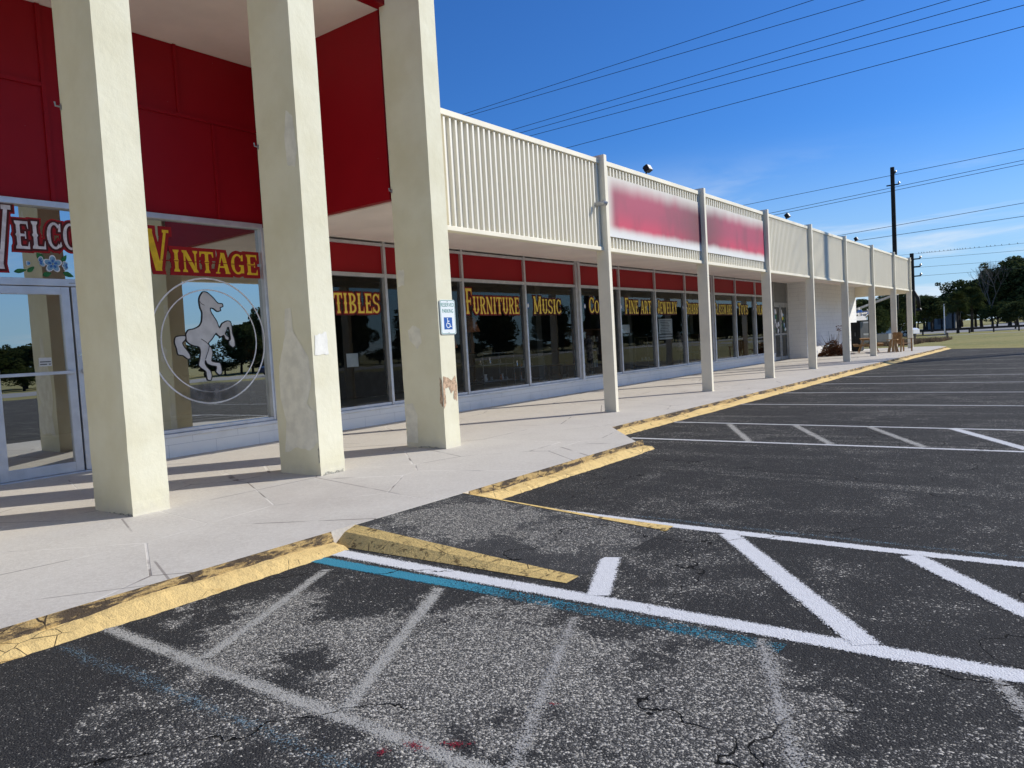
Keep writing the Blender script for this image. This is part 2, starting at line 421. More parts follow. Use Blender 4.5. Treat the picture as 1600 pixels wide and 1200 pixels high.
M['houseroof'] = simple('house_roof', (.20, .21, .22), .9, var=.12)
M['concrete'] = simple('roof_gravel', (.35, .34, .32), .9, var=.15)

W_WHITE = paint_mat('fresh_white_line', (.84, .84, .84), 1.06, .34, .42)
W_THIN = paint_mat('thin_white_line', (.74, .74, .74), 1.0, .35, .5)
W_OLD = paint_mat('worn_white_line', (.47, .455, .41), .74, .45, .85)
W_OLD2 = paint_mat('old_white_line', (.45, .435, .40), .68, .6, .8)
B_LINE = paint_mat('blue_line', (.05, .30, .42), 1.0, .25, .7, 4, (.9, 2.3, .38))
B_OLD = paint_mat('old_blue_line', (.20, .30, .36), .34, .6, 1.2)
R_SPOT = paint_mat('red_spill', (.24, .010, .028), .95, .8, .9, 9)

# ------------------------------------------------------------------ ground
def sheet(name, pts, z, mat, kind='structure', parent=None):
    b = MB(); b.poly([(x, y, z) for x, y in pts]); return tag(b.build(name, mat, parent), kind=kind)
tag(sheet('ground', [(-900, -700), (900, -700), (900, 1500), (-900, 1500)], -.03, M['grass']), None)
lot = sheet('parking_lot', [(-6.9, -30), (29, -30), (29, 45.2), (-1.5, 45.6), (-6.2, 48.5), (-6.9, 48.5)], 0, M['asphalt'])

def strip(path, w, z=.004, w1=None):
    """ribbon with u along in metres, v -1..1 across"""
    b = MB(); u = 0; P = [Vector((x, y, 0)) for x, y in path]
    n = len(P); L = []
    for i in range(n):
        d = (P[min(i+1, n-1)] - P[max(i-1, 0)]).normalized(); nrm = Vector((-d.y, d.x, 0))
        if i: u += (P[i] - P[i-1]).length
        ww = w if w1 is None else w + (w1 - w) * i / (n - 1)
        L.append((P[i] + nrm * ww / 2, P[i] - nrm * ww / 2, u))
    for i in range(n - 1):
        a, c, u0 = L[i]; a2, c2, u1 = L[i+1]
        b.poly([(c.x, c.y, z), (c2.x, c2.y, z), (a2.x, a2.y, z), (a.x, a.y, z)], [(u0, -1), (u1, -1), (u1, 1), (u0, 1)])
    return b
def line(name, path, w, mat, z=.004, label=None):
    o = strip(path, w, z).build(name, mat, lot)
    if label: o['label'] = label
    return o
line('white_stripe', [(-4.86, 3.915), (-3.6, 3.90), (-2, 3.91), (-.6, 3.915), (1.5, 3.93), (3.5, 3.94)], .20, W_WHITE, .0032, 'freshly sprayed white stripe beside the ramp')
line('white_stripe', [(-4.35, 5.90), (-2.8, 5.79), (-1.2, 5.74), (3.5, 5.72)], .165, W_WHITE, .0032)
line('white_stripe', [(-2.76, 4.74), (-2.42, 3.98)], .20, W_WHITE, .0044)
line('white_stripe', [(-2.24, 5.72), (-.86, 3.96)], .20, W_WHITE, .0044)
line('white_stripe', [(-.93, 5.66), (.45, 3.96)], .20, W_WHITE, .0044)
line('white_stripe', [(.42, 5.66), (1.8, 3.96)], .20, W_WHITE, .0044)
line('blue_stripe', [(-4.92, 3.70), (-3.9, 3.72), (-3.3, 3.74), (-2.2, 3.73), (-1.2, 3.72)], .17, B_LINE, .0020, 'bright blue stripe fading away beside the white one')
line('blue_stripe', [(-3.2, 5.98), (-1, 5.92), (2, 5.9)], .13, B_OLD, .0020, 'faint blue stripe')
line('blue_stripe', [(-4.75, 1.80), (-3.8, 1.82), (-2.5, 1.84), (-1.2, 1.8)], .17, B_OLD, .0020, 'faint blue stripe')
line('worn_stripe', [(-4.85, 2.09), (-3.8, 2.08), (-2.6, 2.09), (-1.0, 2.1), (.4, 2.1)], .16, W_OLD, .0020)
line('worn_stripe', [(-4.52, 3.55), (-3.80, 2.14)], .14, W_OLD, .0030)
line('worn_stripe', [(-3.44, 3.62), (-2.66, 2.14)], .15, W_OLD, .0030)
line('worn_stripe', [(-2.36, 3.60), (-1.72, 2.14)], .15, W_OLD2, .0030)
line('worn_stripe', [(-1.33, 3.80), (-.62, 2.2)], .165, W_OLD2, .0030)
line('worn_stripe', [(-.30, 3.84), (.35, 2.3)], .165, W_OLD2, .0030)
line('white_stripe', [(-5.75, 10.72), (-2.5, 10.66), (4, 10.5)], .135, W_THIN, .0030)
line('white_stripe', [(-6.0, 12.9), (-3, 12.75), (4, 12.4)], .12, W_THIN, .0030)
for i in range(7):
    x = -4.88 + i * 1.13
    line('worn_stripe', [(x, 12.72), (x + 1.05, 10.74)], .19, W_OLD if i != 3 else W_THIN, .0020)
y = 16.2
for i in range(9):
    line('thin_stripe', [(-6.05, y + .15), (-2.5, y), (3.5, y - .35)], .10, W_THIN if i < 4 else W_OLD, .0020)
    y += 2.95
def blob(cx, cy, rx, ry, seed, z, mat, name='red_spill', rot=0):
    r = random.Random(seed); b = MB(); N = 22; pts = []; uv = []
    for i in range(N):
        a = 2*PI*i/N; k = .75 + .5 * r.random()
        x = math.cos(a)*rx*k; yy = math.sin(a)*ry*k
        pts.append((cx + x*math.cos(rot) - yy*math.sin(rot), cy + x*math.sin(rot) + yy*math.cos(rot), z))
    for i in range(N):
        b.poly([(cx, cy, z), pts[i], pts[(i+1) % N]], [(0, 0), (0, .9), (0, .9)])
    return b.build(name, mat, lot)
blob(-2.16, 2.08, .11, .045, 1, .0052, R_SPOT); blob(-2.03, 2.17, .10, .05, 2, .0052, R_SPOT, rot=.6)
blob(-1.87, 2.66, .05, .02, 3, .0052, R_SPOT, rot=.2); blob(-2.25, 1.98, .035, .05, 5, .0052, R_SPOT)
# yellow end of the far side of the ramp
Y_END = paint_mat('yellow_edge_line', (.50, .34, .09), .9, .3, .5)
line('yellow_stripe', [(-4.55, 5.80), (-3.4, 5.70), (-2.72, 5.62)], .10, Y_END, .0030)

# walkway slab (kerb edge is a real step)
ZW = .13
edge = [(-5.02, -30), (-5.02, 4.05), (-5.02, 5.78), (-5.05, 9.55), (-6.28, 11.05), (-6.24, 14), (-6.16, 22), (-6.10, 29), (-6.0, 38), (-5.9, 44), (-5.85, 48.6)]
poly = edge + [(-6.4, 50.2), (-24, 50.2), (-24, -30)]
b = MB(); b.poly([(x, y, ZW) for x, y in poly])
for i in range(len(poly)):
    (x0, y0), (x1, y1) = poly[i], poly[(i+1) % len(poly)]
    b.poly([(x0, y0, -.05), (x1, y1, -.05), (x1, y1, ZW), (x0, y0, ZW)])
walk = tag(b.build('walkway', M['walk']), kind='structure')

def kerb(path, name='kerb', seed=1, toe=.20, ends=(0, 0)):
    """stained kerb face against the slab with a rough painted toe at its foot"""
    r = random.Random(seed)
    P = [Vector((x, y, 0)) for x, y in path]; pts = []
    for i in range(len(P) - 1):
        L = (P[i+1] - P[i]).length; st = .05 if P[i].y < 14 else .14; n = max(1, int(L / st))
        for k in range(n): pts.append(P[i].lerp(P[i+1], k / n))
    pts.append(P[-1]); n = len(pts)
    f = MB(); t = MB(); rows = []; ph = r.random() * 9
    for i, p in enumerate(pts):
        d = (pts[min(i+1, n-1)] - pts[max(i-1, 0)]).normalized(); o = Vector((d.y, -d.x, 0))
        if o.x < 0: o = -o
        j = lambda a: (r.random() - .5) * a
        wv = math.sin(p.y * 2.1 + ph) * .012 + math.sin(p.y * 5.7) * .006
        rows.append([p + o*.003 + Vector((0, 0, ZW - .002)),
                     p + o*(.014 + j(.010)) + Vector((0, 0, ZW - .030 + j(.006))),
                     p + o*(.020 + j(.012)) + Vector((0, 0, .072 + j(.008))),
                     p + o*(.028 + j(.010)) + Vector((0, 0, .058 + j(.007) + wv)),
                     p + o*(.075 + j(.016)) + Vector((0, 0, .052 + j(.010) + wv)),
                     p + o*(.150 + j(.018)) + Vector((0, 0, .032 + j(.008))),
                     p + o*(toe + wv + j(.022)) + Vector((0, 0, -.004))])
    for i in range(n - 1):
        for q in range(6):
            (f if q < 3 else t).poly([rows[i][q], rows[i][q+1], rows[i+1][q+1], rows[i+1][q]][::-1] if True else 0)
    for e, i in ((0, 0), (1, n-1)):
        if ends[e]: t.poly([rows[i][q] for q in range(7)] + [Vector((rows[i][0].x, rows[i][0].y, -.004))])
    root = tag(empty(name, tuple(P[0])), kind='structure')
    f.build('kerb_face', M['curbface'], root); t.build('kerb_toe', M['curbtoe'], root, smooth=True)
kerb([(-5.02, -8), (-5.02, 4.02)], seed=2, ends=(0, 1), toe=.235)
kerb([(-5.02, 5.82), (-5.05, 9.75)], seed=3, ends=(0, 1), toe=.21)
kerb([(-6.28, 10.95), (-6.24, 14), (-6.16, 22), (-6.10, 29), (-6.0, 38), (-5.9, 44), (-5.85, 48.6)], seed=4, ends=(1, 1), toe=.26)

# asphalt ramp up to the walkway
ramp = tag(empty('asphalt_ramp', (-5, 5, 0)), kind='structure')
b = MB(); N = 14
def rz(x): 
    t = (x + 5.03) / 2.3; t = max(0, min(1, t)); return (.122 * (1 - t) ** 1.05) + .0012
xs = [-5.03 + 2.3 * i / N for i in range(N + 1)]
def ya(x): return 4.29 - .015 * (x + 5)      # near top edge
def yb(x): return 5.72 - .05 * (x + 5)
for i in range(N):
    a, c = xs[i], xs[i+1]
    for k in range(6):
        p0 = k/6; p1 = (k+1)/6
        q = lambda x, p: (x, ya(x)*(1-p) + yb(x)*p, rz(x))
        b.poly([q(a, p0), q(c, p0), q(c, p1), q(a, p1)])
b.build('ramp_top', M['ramp'], ramp, smooth=True)
for sgn, fy in ((-1, ya), (1, yb)):
    s_ = MB(); rr = random.Random(5)
    for i in range(N):
        a, c = xs[i], xs[i+1]
        w0 = .16 + .09 * rz(a) / .13; w1 = .16 + .09 * rz(c) / .13
        s_.poly([(a, fy(a), rz(a)+.004), (a, fy(a) + sgn*w0*.5, rz(a)*.72+.004), (c, fy(c) + sgn*w1*.5, rz(c)*.72+.004), (c, fy(c), rz(c)+.004)][::1 if sgn < 0 else -1])
        s_.poly([(a, fy(a) + sgn*w0*.5, rz(a)*.72+.004), (a, fy(a) + sgn*w0, .0035), (c, fy(c) + sgn*w1, .0035), (c, fy(c) + sgn*w1*.5, rz(c)*.72+.004)][::1 if sgn < 0 else -1])
    s_.build('painted_side', M['rampside'], ramp, smooth=True)

# ------------------------------------------------------------------ the building
XW = -11.5
bld = tag(empty('store_building', (-11.5, 8.2, 0)), 'long low storefront building with cream columns, red panels and ribbed canopy', 'building')
def part(b, name, mat, parent=None, **kw): return b.build(name, mat, parent or bld, **kw)
# masonry base under the windows
def base(y0, y1):
    b = MB(); b.box((XW - .2, y0, ZW - .02), (XW + .05, y1, .45)); part(b, 'wall', M['block'], bevel=.006)
base(5.86, 8.2); base(8.2, 36.12); base(-8, 1.9)
b = MB(); b.box((XW - .25, 5.84, .45), (XW + .085, 8.26, .51)); b.box((XW - .25, 8.262, .45), (XW + .085, 36.16, .505)); b.box((XW - .25, -8, .45), (XW + .085, 1.9, .51)); part(b, 'sill', M['alu'], bevel=.006)
# red upper walls of the porch
b = MB(); b.box((XW - .2, -10, 3.99), (XW - .02, 8.19, 6.73)); red = part(b, 'wall', M['red']); red['label'] = 'red upper porch wall over the entrance'
b = MB()
for (ya_, za, yb_, zb, w) in ((4.74, 3.99, 4.80, 6.73, 0), (4.98, 3.99, 5.01, 6.73, 0), (7.32, 3.99, 7.37, 5.575, 0), (6.74, 5.645, 6.79, 6.73, 0), (2.2, 3.99, 2.25, 6.73, 0), (-10, 5.58, 4.738, 5.64, 0), (5.012, 5.58, 8.19, 5.64, 0)):
    b.box((XW - .025, ya_, za), (XW + .012, yb_, zb))
part(b, 'trim', M['red'], red)
b = MB(); b.box((XW - .2, 8.205, 3.92), (-8.31, 8.33, 8.2)); part(b, 'wall', M['red'])['label'] = 'red return wall above the low canopy'
b = MB(); b.box((-8.30, -10, 6.74), (-8.12, 8.5, 8.4)); part(b, 'beam', M['red'])
b = MB(); b.box((XW - .2, -10, 6.735), (-8.302, 8.20, 6.80)); part(b, 'porch_ceiling', M['soffit'])
b = MB(); b.box((-22, -10, 8.0), (-8.31, 8.2, 8.12)); b.box((-22, 8.4, 4.45), (-7.75, 49, 4.55)); part(b, 'roof', M['concrete'])
b = MB(); b.box((-22, -10, 0), (-21.8, 50, 4.9)); b.box((-22, -10.2, 0), (XW - .3, -10, 8.4)); b.box((-21.79, 49.0, 0), (-10.85, 49.2, 3.9)); part(b, 'wall', M['block'])
# canopy soffit and end beam
b = MB(); b.box((-11.9, 8.335, 3.90), (-7.68, 49.0, 3.96)); part(b, 'soffit', M['soffit'])
b = MB(); b.box((-10.6, 48.8, 3.28), (-7.70, 48.98, 3.898)); part(b, 'beam', M['post'])
# ribbed sheet-metal fascia
b = MB(); y = 8.62; X0 = -7.645; rib = .060; pitch = .1375; z0, z1 = 3.46, 5.13
prof = []
while y < 48.95:
    prof += [(X0, y), (X0, y + .0865), (X0 + rib, y + .091), (X0 + rib, y + .132)]
    y += pitch
prof.append((X0, 48.98))
i0 = 0
for (x, yy) in prof: b.v += [(x, yy, z0), (x, yy, z1)]
for i in range(len(prof) - 1): b.f.append((2*i, 2*i+2, 2*i+3, 2*i+1))
b.box((X0 - .06, 8.55, z0 - .01), (X0 - .004, 48.98, z1 + .02))
fas = part(b, 'canopy_fascia', M['sheet'])
b = MB(); b.box((X0 - .10, 8.53, 5.125), (X0 + .085, 49.0, 5.215)); b.box((X0 - .062, 8.53, 3.39), (X0 + .095, 49.0, 3.462)); b.box((X0 - .055, 8.50, 3.463), (X0+.05, 8.60, 5.124)); part(b, 'trim', M['post'], fas, bevel=.006)
b = MB(); b.tube([(-7.58, 13.16, 4.30), (-7.40, 13.18, 4.30), (-7.37, 13.22, 4.28)], .045, 10); part(b, 'pipe_stub', M['alud'], fas)
# thin canopy posts
b = MB(); b.box((-.14, -.055, 0), (.13, .055, 5.16))
for q in (): pass
b2 = MB(); b2.box((-.15, -.07, 0), (.14, .07, .012))
p0 = b.build('post', M['post'], bld, local=True, bevel=.004); f0 = b2.build('foot_plate', M['post'], p0, local=True)
PY = [13.40, 18.44, 23.35, 28.12, 33.15, 38.3, 43.5, 48.2]
off = org_of(bld)
for i, yy in enumerate(PY):
    o = p0 if i == 0 else p0.copy()
    if i:
        COL.objects.link(o); o.parent = bld; f = f0.copy(); COL.objects.link(f); f.parent = o
    o.location = (-7.60 - off.x + .01, yy - off.y, ZW - off.z)

# big square stucco columns
def column(y0, y1, x0=-8.24, x1=-7.44, top=8.6, seed=0, patches=(), H=8.6):
    r = random.Random(seed); b = MB(); n = 44
    zs = [ZW - .01 + (top - ZW) * (i / n) ** 1.5 for i in range(n + 1)]
    ring = []
    for z in zs:
        j = lambda a=.0022: (r.random() - .5) * a * (2.2 if z < 1.2 else 1)
        ring.append([(x0 + j(), y0 + j(), z), (x1 + j(), y0 + j(), z), (x1 + j(), y1 + j(), z), (x0 + j(), y1 + j(), z)])
    for k in range(n):
        for q in range(4):
            b.poly([ring[k][q], ring[k][(q+1) % 4], ring[k+1][(q+1) % 4], ring[k+1][q]])
    b.poly(ring[-1])
    c = part(b, 'column', M['stucco'], bevel=0)
    for face, mat, pts, nm in patches:
        bb = MB(); rr = random.Random(len(pts))
        dense = []
        for i in range(len(pts)):
            a = pts[i]; d = pts[(i+1) % len(pts)]
            for t in range(5):
                u = t / 5; jj = .012 if t else 0
                dense.append((a[0]*(1-u) + d[0]*u + (rr.random()-.5)*jj, a[1]*(1-u) + d[1]*u + (rr.random()-.5)*jj*2))
        if face == 'F': P = [(x, y0 - .0036, z) for x, z in dense]      # the face towards the camera
        else: P = [(x1 + .0036, yv, z) for yv, z in dense]
        bb.poly(P); part(bb, nm, mat, c)
    return c
M['patch2'] = simple('patched_paint_pale', (.84, .82, .74), .8, var=.10, scale=8, bump=.3, bscale=18)  # repaired paint, slightly paler and greyer than the other patches
column(-3.2, -2.83, seed=8); column(-.95, -.58, seed=9); column(1.3, 1.67, seed=10)
column(3.56, 3.94, seed=11, patches=[('F', M['mortar'], [(-7.95, .125), (-7.45, .125), (-7.45, .15), (-7.8, .14)], 'crumbled_edge')])
column(5.87, 6.25, seed=12, patches=[
    ('F', M['patch'], [(-8.12, .40), (-7.85, .47), (-7.62, .44), (-7.45, .55), (-7.46, .92), (-7.62, 1.02), (-7.50, 1.28), (-7.52, 1.60), (-7.78, 1.92), (-7.80, 2.22), (-7.92, 2.22), (-7.96, 1.86), (-8.12, 1.50), (-8.14, 1.1), (-8.05, .8)], 'paint_patch'),
    ('F', M['patch'], [(-7.66, 3.95), (-7.52, 3.90), (-7.46, 4.1), (-7.5, 4.5), (-7.62, 4.6), (-7.68, 4.3)], 'paint_patch'),
    ('R', M['patch2'], [(5.90, 1.62), (6.12, 1.62), (6.10, 1.90), (5.92, 1.86)], 'paint_patch'),
    ('F', M['mortar'], [(-7.465, .28), (-7.441, .30), (-7.441, .50), (-7.468, .46)], 'chipped_corner'),
    ('R', M['mortar'], [(5.90, .125), (6.22, .125), (6.22, .17), (6.06, .145), (5.94, .165)], 'crumbled_edge')])
column(8.17, 8.50, seed=13, patches=[
    ('F', M['patch'], [(-8.22, .2), (-8.00, .2), (-7.98, .62), (-8.06, .80), (-8.22, .78)], 'paint_patch'),
    ('F', M['patch'], [(-8.05, 1.78), (-7.90, 1.62), (-7.80, 1.72), (-7.82, 1.92), (-7.95, 1.98), (-8.07, 1.92)], 'paint_patch'),
    ('F', M['patch'], [(-8.22, 2.58), (-8.08, 2.60), (-8.07, 2.82), (-8.22, 2.84)], 'paint_patch'),
    ('R', M['peel'], [(8.18, .72), (8.23, .80), (8.22, 1.02), (8.30, 1.04), (8.36, .94), (8.42, 1.0), (8.40, .86), (8.48, .82), (8.49, 1.06), (8.46, 1.20), (8.38, 1.13), (8.28, 1.18), (8.20, 1.20), (8.18, 1.0)], 'peeled_render'),
    ('F', M['peel'], [(-7.50, .80), (-7.445, .74), (-7.445, 1.14), (-7.48, 1.20), (-7.49, .98)], 'peeled_render'),
    ('F', M['mortar'], [(-8.0, .127), (-7.45, .127), (-7.45, .14), (-7.75, .155), (-8.0, .14)], 'crumbled_edge')])

# ---- western slab lettering, built of stroke outlines ----------------------
def arc(cx, cy, rx, ry, a0, a1, ts, tt, n=16):
    """thick at the sides (ts), thin at top and foot (tt)"""
    o = []; i_ = []
    for k in range(n + 1):
        a = math.radians(a0 + (a1 - a0) * k / n); w = tt + (ts - tt) * abs(math.cos(a)) ** 1.5
        o.append((cx + math.cos(a)*rx, cy + math.sin(a)*ry)); i_.append((cx + math.cos(a)*(rx - w), cy + math.sin(a)*(ry - min(w, tt*1.4))))
    return o + i_[::-1]
def stem(x, y0=0, y1=1, w=.095, fl=.075, spur=True):
    m = (y0 + y1) / 2; f = w + fl
    R = [(x + f, y0), (x + f*.95, y0 + .07), (x + w, y0 + .15)]
    if spur: R += [(x + w, m - .08), (x + w + .06, m), (x + w, m + .08)]
    R += [(x + w, y1 - .15), (x + f*.95, y1 - .07), (x + f, y1)]
    return R + [(2*x - a, b_) for a, b_ in reversed(R)]
def hbar(x0, x1, y, w=.05, up=0, dn=0):
    P = [(x0, y - w), (x1, y - w)]
    if dn: P = [(x0, y - w), (x1 - .09, y - w), (x1 - .02, y - w - dn), (x1, y - w - dn)]
    Q = [(x1, y + w), (x0, y + w)]
    if up: Q = [(x1, y + w + up), (x1 - .02, y + w + up), (x1 - .09, y + w), (x0, y + w)]
    return P + Q
def diag(x0, y0, x1, y1, w): return [(x0 - w, y0), (x0 + w, y0), (x1 + w, y1), (x1 - w, y1)]
def serif(x, y, w=.15, h=.035): return [(x - w, y - h), (x + w, y - h), (x + w, y + h), (x - w, y + h)]
G = {
 'I': (.42, [stem(.21)]),
 'T': (.82, [stem(.41), [(0, .74), (.05, .74), (.12, .90), (.30, .90), (.52, .90), (.70, .90), (.77, .74), (.82, .74), (.82, 1), (0, 1)]]),
 'L': (.72, [stem(.2), hbar(.25, .72, .05, .05, up=.20)]),
 'E': (.76, [stem(.2), hbar(.25, .74, .05, .05, up=.17), hbar(.25, .72, .95, .05, dn=.17), hbar(.25, .55, .5, .045), serif(.56, .5, .03, .13)]),
 'F': (.74, [stem(.2), hbar(.25, .72, .95, .05, dn=.17), hbar(.25, .55, .5, .045), serif(.56, .5, .03, .13)]),
 'B': (.80, [stem(.2), arc(.36, .745, .38, .255, -90, 90, .19, .09), arc(.36, .26, .42, .26, -90, 90, .19, .09), hbar(.22, .40, .955, .045), hbar(.22, .40, .045, .045), hbar(.22, .40, .50, .045)]),
 'R': (.84, [stem(.2), arc(.36, .73, .40, .27, -90, 90, .19, .09), hbar(.22, .40, .955, .045), hbar(.22, .40, .505, .045), diag(.72, 0, .44, .50, .10), serif(.74, .03, .12)]),
 'P': (.78, [stem(.2), arc(.36, .73, .40, .27, -90, 90, .19, .09), hbar(.22, .40, .955, .045), hbar(.22, .40, .505, .045)]),
 'C': (.78, [arc(.42, .5, .42, .5, 48, 312, .2, .09), [(.62, .66), (.76, .66), (.77, .96), (.70, .96), (.66, .84)], [(.64, .16), (.74, .30), (.78, .14), (.68, .06)]]),
 'G': (.86, [arc(.42, .5, .42, .5, 48, 312, .2, .09), [(.62, .66), (.76, .66), (.77, .96), (.70, .96), (.66, .84)], [(.60, .06), (.80, .06), (.80, .46), (.50, .46), (.50, .38), (.60, .38)]]),
 'O': (.84, [arc(.42, .5, .42, .5, 0, 180, .2, .09), arc(.42, .5, .42, .5, 180, 360, .2, .09)]),
 'S': (.74, [arc(.37, .73, .36, .27, 20, 268, .17, .09), arc(.37, .27, .36, .27, -160, 88, .17, .09), [(.62, .70), (.72, .70), (.73, .98), (.67, .98)], [(0, .02), (.06, .02), (.12, .30), (.01, .30)]]),
 'U': (.88, [stem(.2, .22, 1), stem(.70, .22, 1, .06, .09, False), arc(.45, .32, .345, .32, 180, 360, .17, .1)]),
 'J': (.66, [stem(.42, .24, 1), arc(.27, .28, .25, .28, 180, 360, .17, .1), [(0, .26), (.18, .26), (.16, .42), (.02, .42)]]),
 'H': (.92, [stem(.2, spur=False), stem(.72, spur=False), hbar(.25, .68, .5, .05)]),
 'K': (.90, [stem(.2), diag(.34, .42, .72, 1, .07), diag(.74, 0, .44, .60, .11), serif(.74, .97, .12), serif(.76, .03, .13)]),
 'N': (.94, [stem(.16, 0, 1, .05, .09, False), stem(.78, 0, 1, .05, .09, False), diag(.78, 0, .16, 1, .12)]),
 'M': (1.14, [stem(.16, 0, 1, .05, .09, False), stem(.96, 0, 1, .09, .075), diag(.50, .12, .18, 1, .10), diag(.50, .12, .94, 1, .05)]),
 'A': (.88, [diag(.12, 0, .42, 1, .045), diag(.74, 0, .46, 1, .12), hbar(.22, .66, .32, .04), serif(.13, .03, .13), serif(.74, .03, .15)]),
 'V': (.90, [diag(.44, 0, .14, 1, .12), diag(.48, 0, .76, 1, .05), serif(.14, .97, .15), serif(.77, .97, .12)]),
 'W': (1.26, [diag(.38, 0, .14, 1, .12), diag(.42, 0, .62, 1, .05), diag(.86, 0, .62, 1, .11), diag(.88, 0, 1.12, 1, .05), serif(.14, .97, .15), serif(.62, .97, .13), serif(1.12, .97, .12)]),
 'Y': (.86, [stem(.43, 0, .5, .095, .075, False), diag(.43, .44, .14, 1, .11), diag(.44, .44, .74, 1, .05), serif(.14, .97, .14), serif(.74, .97, .12)]),
 ' ': (.40, []), }
def area2(P): return sum(P[i][0]*P[(i+1) % len(P)][1] - P[(i+1) % len(P)][0]*P[i][1] for i in range(len(P)))
def inflate(P, d):
    if area2(P) < 0: P = P[::-1]
    n = len(P); out = []
    for i in range(n):
        a = Vector(P[i-1]); p = Vector(P[i]); c = Vector(P[(i+1) % n])
        e1 = (p - a); e2 = (c - p)
        if e1.length < 1e-6 or e2.length < 1e-6: continue
        e1.normalize(); e2.normalize()
        n1 = Vector((e1.y, -e1.x)); n2 = Vector((e2.y, -e2.x)); m = n1 + n2
        if m.length < .35: m = n1 * .5 + n2 * .5 + e1 * .5; 
        m.normalize(); k = d / max(.55, m.dot(n1))
        out.append((p.x + m.x*k, p.y + m.y*k))
    return out
def letters(word, y0, y1, zb, h, cap=1.0, xoff=0.0, arch=None, wfac=None):
    """polygons of a word laid between y0 and y1 on the glass"""
    tot = 0; ws = []
    for i, ch in enumerate(word):
        w = G[ch][0] * (1 + (cap - 1) * .55 if i == 0 else 1); ws.append(w); tot += w + .10
    s = (y1 - y0) / (tot - .10); out = []; x = 0
    for i, ch in enumerate(word):
        gw, P = G[ch]; hh = h * (cap if i == 0 else 1); sx = s * ws[i] / gw
        cx = y0 + x * s + ws[i]*s/2
        dz = arch(cx) if arch else 0
        for pl in P: out.append([(y0 + x*s + a*sx, zb + dz + b_*hh) for a, b_ in pl])
        x += ws[i] + .10
    return out
def lay(polys, X, d=0.0, jig=.00025):
    b = MB()
    for i, P in enumerate(polys):
        Q = inflate(P, d) if d else (P if area2(P) > 0 else P[::-1])
        b.poly([(X + jig*(i % 9), u, v) for u, v in Q])
    return b
XG = XW - .05    # outer face of the glass
def word_on(win, word, y0, y1, zb, h, cap, mats=('maroon', 'darkred', 'yellow'), d=(.05, .026), **kw):
    P = letters(word, y0, y1, zb, h, cap, **kw)
    o = lay(P, XG + .006, d[0]).build('lettering', M[mats[0]], win)
    o['label'] = 'dark outline of the painted word'
    lay(P, XG + .010, d[1]).build('lettering', M[mats[1]], win)['label'] = 'red outline of the painted word'
    o = lay(P, XG + .014, 0).build('lettering', M[mats[2]], win); o['label'] = 'painted word ' + word.title()
    return P
def dot(win, y, z, r=.045):
    for rr, m, dx in ((r*1.5, 'bluedeep', .006), (r, 'white', .010)):
        b = MB(); b.poly([(XG + dx, y + math.cos(a*PI/8)*rr*.8, z + math.sin(a*PI/8)*rr*1.25) for a in range(16)]); b.build('painted_dot', M[m], win)

